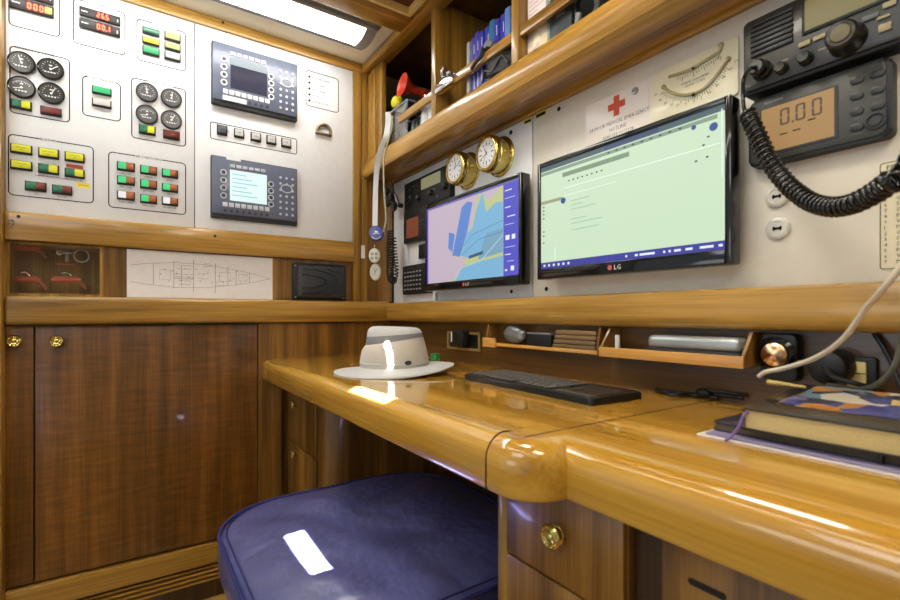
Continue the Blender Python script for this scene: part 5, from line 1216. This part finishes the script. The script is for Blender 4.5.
o = G().tube(smooth_path([P(874, 333, 1.02), P(884, 348, 1.015), P(893, 366, 1.01), P(903, 392, 1.0)], 6), .004, 8).build('cable', black_plastic); tag(o, 'straight black cable slanting down at the right edge behind the grey one', 'cable')
o = G().tube(smooth_path([P(905, 318, .93), P(901, 345, .93), P(893, 368, .92), P(878, 384, .92), P(862, 389, .93), P(845, 388, .95), P(828, 385, .97)], 8), .0042, 8).build('cable', mat('dark_olive_cable', (74, 74, 62), .5)); tag(o, 'grey olive cable curving down behind the books at right', 'cable')
wc = thing('charging_cable', 'thick white cable hanging down from upper right in front of the niche', 'cable', FW(-.38, .85, Z(-.1)))
G().tube(smooth_path([(.14, .862, 1.74), (.10, .82, 1.60), (.02, .76, 1.42), (-.07, .71, 1.27), P(897, 272, .70), P(868, 306, .73), P(842, 340, .76), P(815, 358, .79), P(785, 368, .81), P(766, 372, .825), P(759, 376.5, .83)], 8), .0036, 10).build('cord', mat('white_cord', (206, 196, 176), .45), wc)
o = G().tube([P(768, 382, .86), P(786, 384.5, .855), P(806, 387.5, .85)], [.0045, .0036, .002], 10).build('pen', mat('gold_pen', (200, 178, 110), .3, .5)); tag(o, 'slim pale gold pen end resting over the black cables', 'pen')
# black cables lying on the worktop
P0 = lambda x, y, h=.005: (lambda p: (p.x, min(p.y, 1.018), p.z + h))(atZ(x, y, D))
L = [(735, 396), (718, 391), (700, 390), (680, 388.5), (665, 390), (662, 394), (672, 397), (690, 397), (708, 397.5), (726, 395), (740, 393), (760, 391), (775, 389)]
o = G().tube(smooth_path([P0(x, y) for x, y in L], 6), .0038, 8).build('cable', black_plastic); tag(o, 'long black cable loop lying on the worktop near the seam', 'cable')
o = G().ball(P0(727, 394)[0], P0(727, 394)[1], D + .012, .011, 10, k=(1.6, 1, .9)).build('cable_knot', black_plastic); tag(o, 'small black ferrite knob where the cables cross on the worktop', 'cable knot')
o = G().tube(smooth_path([P0(x, y, .012) for x, y in [(732, 397), (745, 401), (756, 400), (768, 396), (780, 393), (795, 390.5), (812, 389)]], 6), .0034, 8).build('cable', black_plastic); tag(o, 'black cable running to the book from the ferrite knob', 'cable')
o = G().tube(smooth_path([P0(x, y, .019) for x, y in [(740, 391), (755, 394), (765, 400), (778, 398), (790, 393), (800, 390)]], 6), .003, 8).build('cable', dark_grey); tag(o, 'thin dark cable crossing over the thicker black ones', 'cable')

# ================================================================== ON THE WORKTOP
# keyboard with touch pad
kb = thing('keyboard', 'black keyboard with smooth touchpad end lying on the worktop', 'keyboard', FW(-.86, .84, D))
KC = FW.at(-.838, .838, D, math.radians(-2.5)); kw, kd, kh = .462, .160, .015
G(KC).rrect(-kw / 2, kw / 2, -kd / 2, kd / 2, .0005, kh, .012, .004, 5).build('body', mat('keyboard_case', (26, 25, 25), .38, bump=.1, scale=300), kb)
keym = mat('keycap', (84, 82, 80), .3)
kbm = None; cols_ = 14; x0, x1 = -kw / 2 + .012, kw / 2 - .128; pitch = (x1 - x0) / cols_; first = None
for r_ in range(6):
    v0 = kd / 2 - .016 - (r_ + 1) * .0218; c = 0
    widths = [1] * 14 if r_ < 4 else ([1.5] + [1] * 11 + [1.5] if r_ == 4 else [1, 1, 1, 1, 5, 1, 1, 1, 1, 1])
    if r_ == 0: widths = [1] * 14
    u = x0
    for wk in widths:
        ww = wk * pitch * .84
        if first is None or abs(wk - 1) > .01:
            o = G(KC).box(u, u + ww, v0, v0 + .0175, kh + .0002, kh + .0042, .0012, 1).build('key', keym, kb)
            if first is None: first = (o, u, v0)
        else:
            o = first[0].copy(); COL.objects.link(o); o.parent = kb; d = KC(u, v0) - KC(first[1], first[2]); o.location = first[0].location + d
        u += wk * pitch
G(KC).rrect(kw / 2 - .116, kw / 2 - .014, -kd / 2 + .035, kd / 2 - .022, kh + .0001, kh + .0008, .006).build('touchpad', mat('touchpad', (54, 52, 50), .25), kb)
G(KC).rrect(kw / 2 - .116, kw / 2 - .014, -kd / 2 + .012, -kd / 2 + .031, kh + .0001, kh + .0016, .004).build('pad_button', keym, kb)

# hat
hat = thing('hat', 'beige cloth hat with grey banded crown standing on the worktop', 'hat', FW(-1.318, .682, D))
hx, hy = -1.318, .682; cloth = mat('beige_cloth', (192, 184, 172), .85, bump=.35, scale=260, sheen=.2); band = mat('grey_mesh_cloth', (128, 130, 134), .85, bump=.5, scale=420); brimm = mat('pale_grey_cloth', (190, 190, 188), .8, bump=.3, scale=260)
rgt = Vector((SN, CS, 0)); fw_ = Vector((-CS, SN, 0)); FHt = Frame((hx, hy, D), rgt, fw_, (0, 0, 1))   # hat seen side-on
n = 56
def ring(r, z, k=0, squash=1.0):
    out = []
    for i in range(n):
        a = 2 * PI * i / n; out.append((r * math.cos(a), r * math.sin(a) * squash, z + k * math.cos(a)))
    return out
def rings(g, R, cap0=False, cap1=False):
    vs = [FHt(*p) for r_ in R for p in r_]; fs = []
    for a in range(len(R) - 1):
        for i in range(n): fs.append((a * n + i, a * n + (i + 1) % n, (a + 1) * n + (i + 1) % n, (a + 1) * n + i))
    if cap0: fs.append(tuple(range(n))[::-1])
    if cap1: fs.append(tuple((len(R) - 1) * n + i for i in range(n)))
    return g.add(vs, fs)
def brim_z(a, r): return .012 + .010 * math.cos(a) * (r > .12) + .006 * math.cos(2 * a) * ((r - .1) / .085)
def bring(r, dz):
    return [(r * math.cos(2 * PI * i / n), r * math.sin(2 * PI * i / n) * .93, max(.0012, brim_z(2 * PI * i / n, r) + dz)) for i in range(n)]
rings(G(), [bring(.100, .004), bring(.13, .001), bring(.16, -.003), bring(.180, -.006), bring(.1855, -.006), bring(.1855, -.002), bring(.180, .0), bring(.16, .003), bring(.13, .006), bring(.098, .011)]).build('brim', brimm, hat, smooth=70)
k_ = .006
def cr_(r, z, k=0, dent=0.0):
    out = []
    for i in range(n):
        a = 2 * PI * i / n; f = 1 - dent * (abs(math.sin(a)) ** 3); out.append((r * math.cos(a) * 1.0, r * math.sin(a) * f * .95, z + k * math.cos(a)))
    return out
rings(G(), [cr_(.106, .014), cr_(.107, .03), cr_(.106, .045), cr_(.101, .07), cr_(.094, .088, .008, .05), cr_(.0885, .099, .013, .08)]).build('crown', cloth, hat, smooth=70)
rings(G(), [cr_(.1076, .030), cr_(.1088, .031), cr_(.1086, .034), cr_(.1074, .035)]).build('hat_seam', brimm, hat, smooth=70)
rings(G(), [cr_(.0887, .0985, .013, .08), cr_(.0895, .101, .013, .08), cr_(.0865, .113, .007, .1), cr_(.0855, .1175, .006, .1)]).build('band', band, hat, smooth=70)
rings(G(), [cr_(.0855, .1176, .006, .1), cr_(.0845, .125, .002, .11), cr_(.080, .134, -.001, .12), cr_(.070, .1405, -.002, .14), cr_(.055, .142, -.002, .2), cr_(.025, .134, -.001, .3), cr_(.004, .132)], cap1=True).build('crown_top', brimm, hat, smooth=70)
F_ = None
la = math.radians(-62); lr_ = .1072
lc = Vector((lr_ * math.cos(la), lr_ * math.sin(la) * .95, .038)); nrm = Vector((math.cos(la), math.sin(la), .12)).normalized(); tu = Vector((-math.sin(la), math.cos(la), 0))
wv = FHt(*lc); FL = Frame(wv, FHt(*tu) - FHt(0, 0, 0), (0, 0, 1), FHt(*nrm) - FHt(0, 0, 0))
G(FL).lathe(0, 0, [(0, .0008), (.011, .0008), (.0095, .0024), (0, .0026)], 20, sv=.62).build('badge', dark_grey, hat)

# books and papers at right
bk_z = D
sh_ = thing('paper_sheet', 'white paper sheets lying lowest under the books at the right', 'papers', FW(-.27, .85, D))
G().box(-.378, -.10, .700, .96, D + .0004, D + .0022).build('sheet', paper, sh_)
G().box(-.368, -.09, .706, .955, D + .0024, D + .0055, .001).build('folder', mat('lilac_folder', (136, 128, 158), .4), sh_)
nb = thing('notebook', 'dark notebook with elastic lying under the thick book', 'notebook', FW(-.26, .85, D + .0056))
navy = mat('navy_cover', (34, 34, 62), .3, coat=.4)
G().rrect(-.372, -.10, .728, .945, D + .0058, D + .0078, .012).build('back_cover', navy, nb)
G().rrect(-.369, -.105, .731, .942, D + .0079, D + .0165, .010).build('pages', mat('dark_page_edge', (110, 96, 70), .7), nb)
G().rrect(-.372, -.10, .728, .945, D + .0166, D + .0188, .012, .0008).build('front_cover', navy, nb)
G().tube([(-.175, .7265, D + .006), (-.175, .7262, D + .012), (-.175, .7275, D + .0195)], .003, 6).build('elastic', black_plastic, nb)
FBk = Frame((-.320, .712, D + .0192), (1, 0, 0), Vector((0, 1, .075)).normalized(), Vector((0, -.075, 1)).normalized())
bk = thing('book', 'thick book with cream page edges and colourful cover picture at right', 'book', FW(-.24, .83, D + .0192))
bw, bd, bt_ = .178, .215, .030
cov = mat('black_book_cover', (30, 30, 32), .3, coat=.4)
G(FBk).box(0, bw, 0, bd, .0, .0022, .0006).build('back_cover', cov, bk)
pgm = mat('cream_page_edges', (196, 176, 122), .7, bump=.3, scale=500)
G(FBk).rrect(.002, bw - .002, .002, bd, .0023, bt_ - .0024, .006, .001).build('page_block', pgm, bk)
G(FBk).box(0, bw, 0, bd, bt_ - .0023, bt_, .0006).build('front_cover', cov, bk)
pic, ntp, bp_ = newmat('cover_picture'); N = ntp.nodes; gq = N.new('ShaderNodeNewGeometry'); vo = N.new('ShaderNodeTexVoronoi'); vo.inputs['Scale'].default_value = 34
ntp.links.new(gq.outputs['Position'], vo.inputs['Vector']); sx_ = N.new('ShaderNodeSeparateColor'); ntp.links.new(vo.outputs['Color'], sx_.inputs[0]); cr = N.new('ShaderNodeValToRGB'); cr.color_ramp.interpolation = 'CONSTANT'
cr.color_ramp.elements[0].position = 0; cr.color_ramp.elements[0].color = srgb(64, 70, 150); cr.color_ramp.elements[1].position = .85; cr.color_ramp.elements[1].color = srgb(90, 96, 160)
for p_, c_ in ((.16, (224, 214, 190)), (.36, (204, 140, 70)), (.52, (120, 150, 160)), (.64, (230, 200, 120)), (.74, (50, 60, 90))): e_2 = cr.color_ramp.elements.new(p_); e_2.color = srgb(*c_)
ntp.links.new(sx_.outputs[0], cr.inputs['Fac']); ntp.links.new(cr.outputs['Color'], bp_.inputs['Base Color']); bp_.inputs['Roughness'].default_value = .25; bp_.inputs['Coat Weight'].default_value = .5
G(FBk).box(.022, bw - .004, .055, bd - .004, bt_ + .0001, bt_ + .0004).build('cover_picture', pic, bk)
G().tube(smooth_path([(-.312, .714, D + .044), (-.316, .709, D + .040), (-.322, .706, D + .022), (-.330, .702, D + .008), (-.334, .694, D + .002)], 6), .0022, 6).build('ribbon', mat('purple_ribbon', (120, 96, 160), .5), bk)
o = G().box(-.150, -.12, .684, .697, D + .0004, D + .010, .003).build('eraser', white_plastic); tag(o, 'small white block at the right edge in front of the papers', 'eraser')
# ================================================================== LIGHT, CAMERA
wd = bpy.data.worlds.new('world'); SC.world = wd; wd.use_nodes = True
bg = wd.node_tree.nodes['Background']; bg.inputs['Color'].default_value = (.80, .90, 1.0, 1); bg.inputs['Strength'].default_value = WORLD
def area(name, loc, to, size, sy, power, col):
    l = bpy.data.lights.new(name, 'AREA'); l.shape = 'RECTANGLE'; l.size = size; l.size_y = sy; l.energy = power; l.color = col
    o = bpy.data.objects.new(name, l); COL.objects.link(o); o.location = loc
    o.rotation_euler = (Vector(to) - Vector(loc)).to_track_quat('-Z', 'Y').to_euler(); return o
for a in LIGHTS: area(*a)
if SUN > 0:
    l = bpy.data.lights.new('sun', 'SUN'); l.energy = SUN; l.angle = math.radians(.3); l.color = (1, .96, .9)
    o = bpy.data.objects.new('sun', l); COL.objects.link(o); o.rotation_euler = SUND.to_track_quat('-Z', 'Y').to_euler()
cam = bpy.data.cameras.new('camera'); co = bpy.data.objects.new('camera', cam); COL.objects.link(co)
cam.sensor_width = 36; cam.lens = 472 / 900 * 36; cam.shift_y = 14.5 / 900; cam.clip_start = .02
co.location = (0, 0, H); co.rotation_euler = (PI / 2, 0, math.atan2(CS, SN))
cam.dof.use_dof = True; cam.dof.focus_distance = 1.7; cam.dof.aperture_fstop = 4.5
SC.camera = co
vs = SC.view_settings; vs.view_transform = 'Standard'; vs.look = 'None'; vs.gamma = 1; vs.use_curve_mapping = False; vs.exposure = EXPO
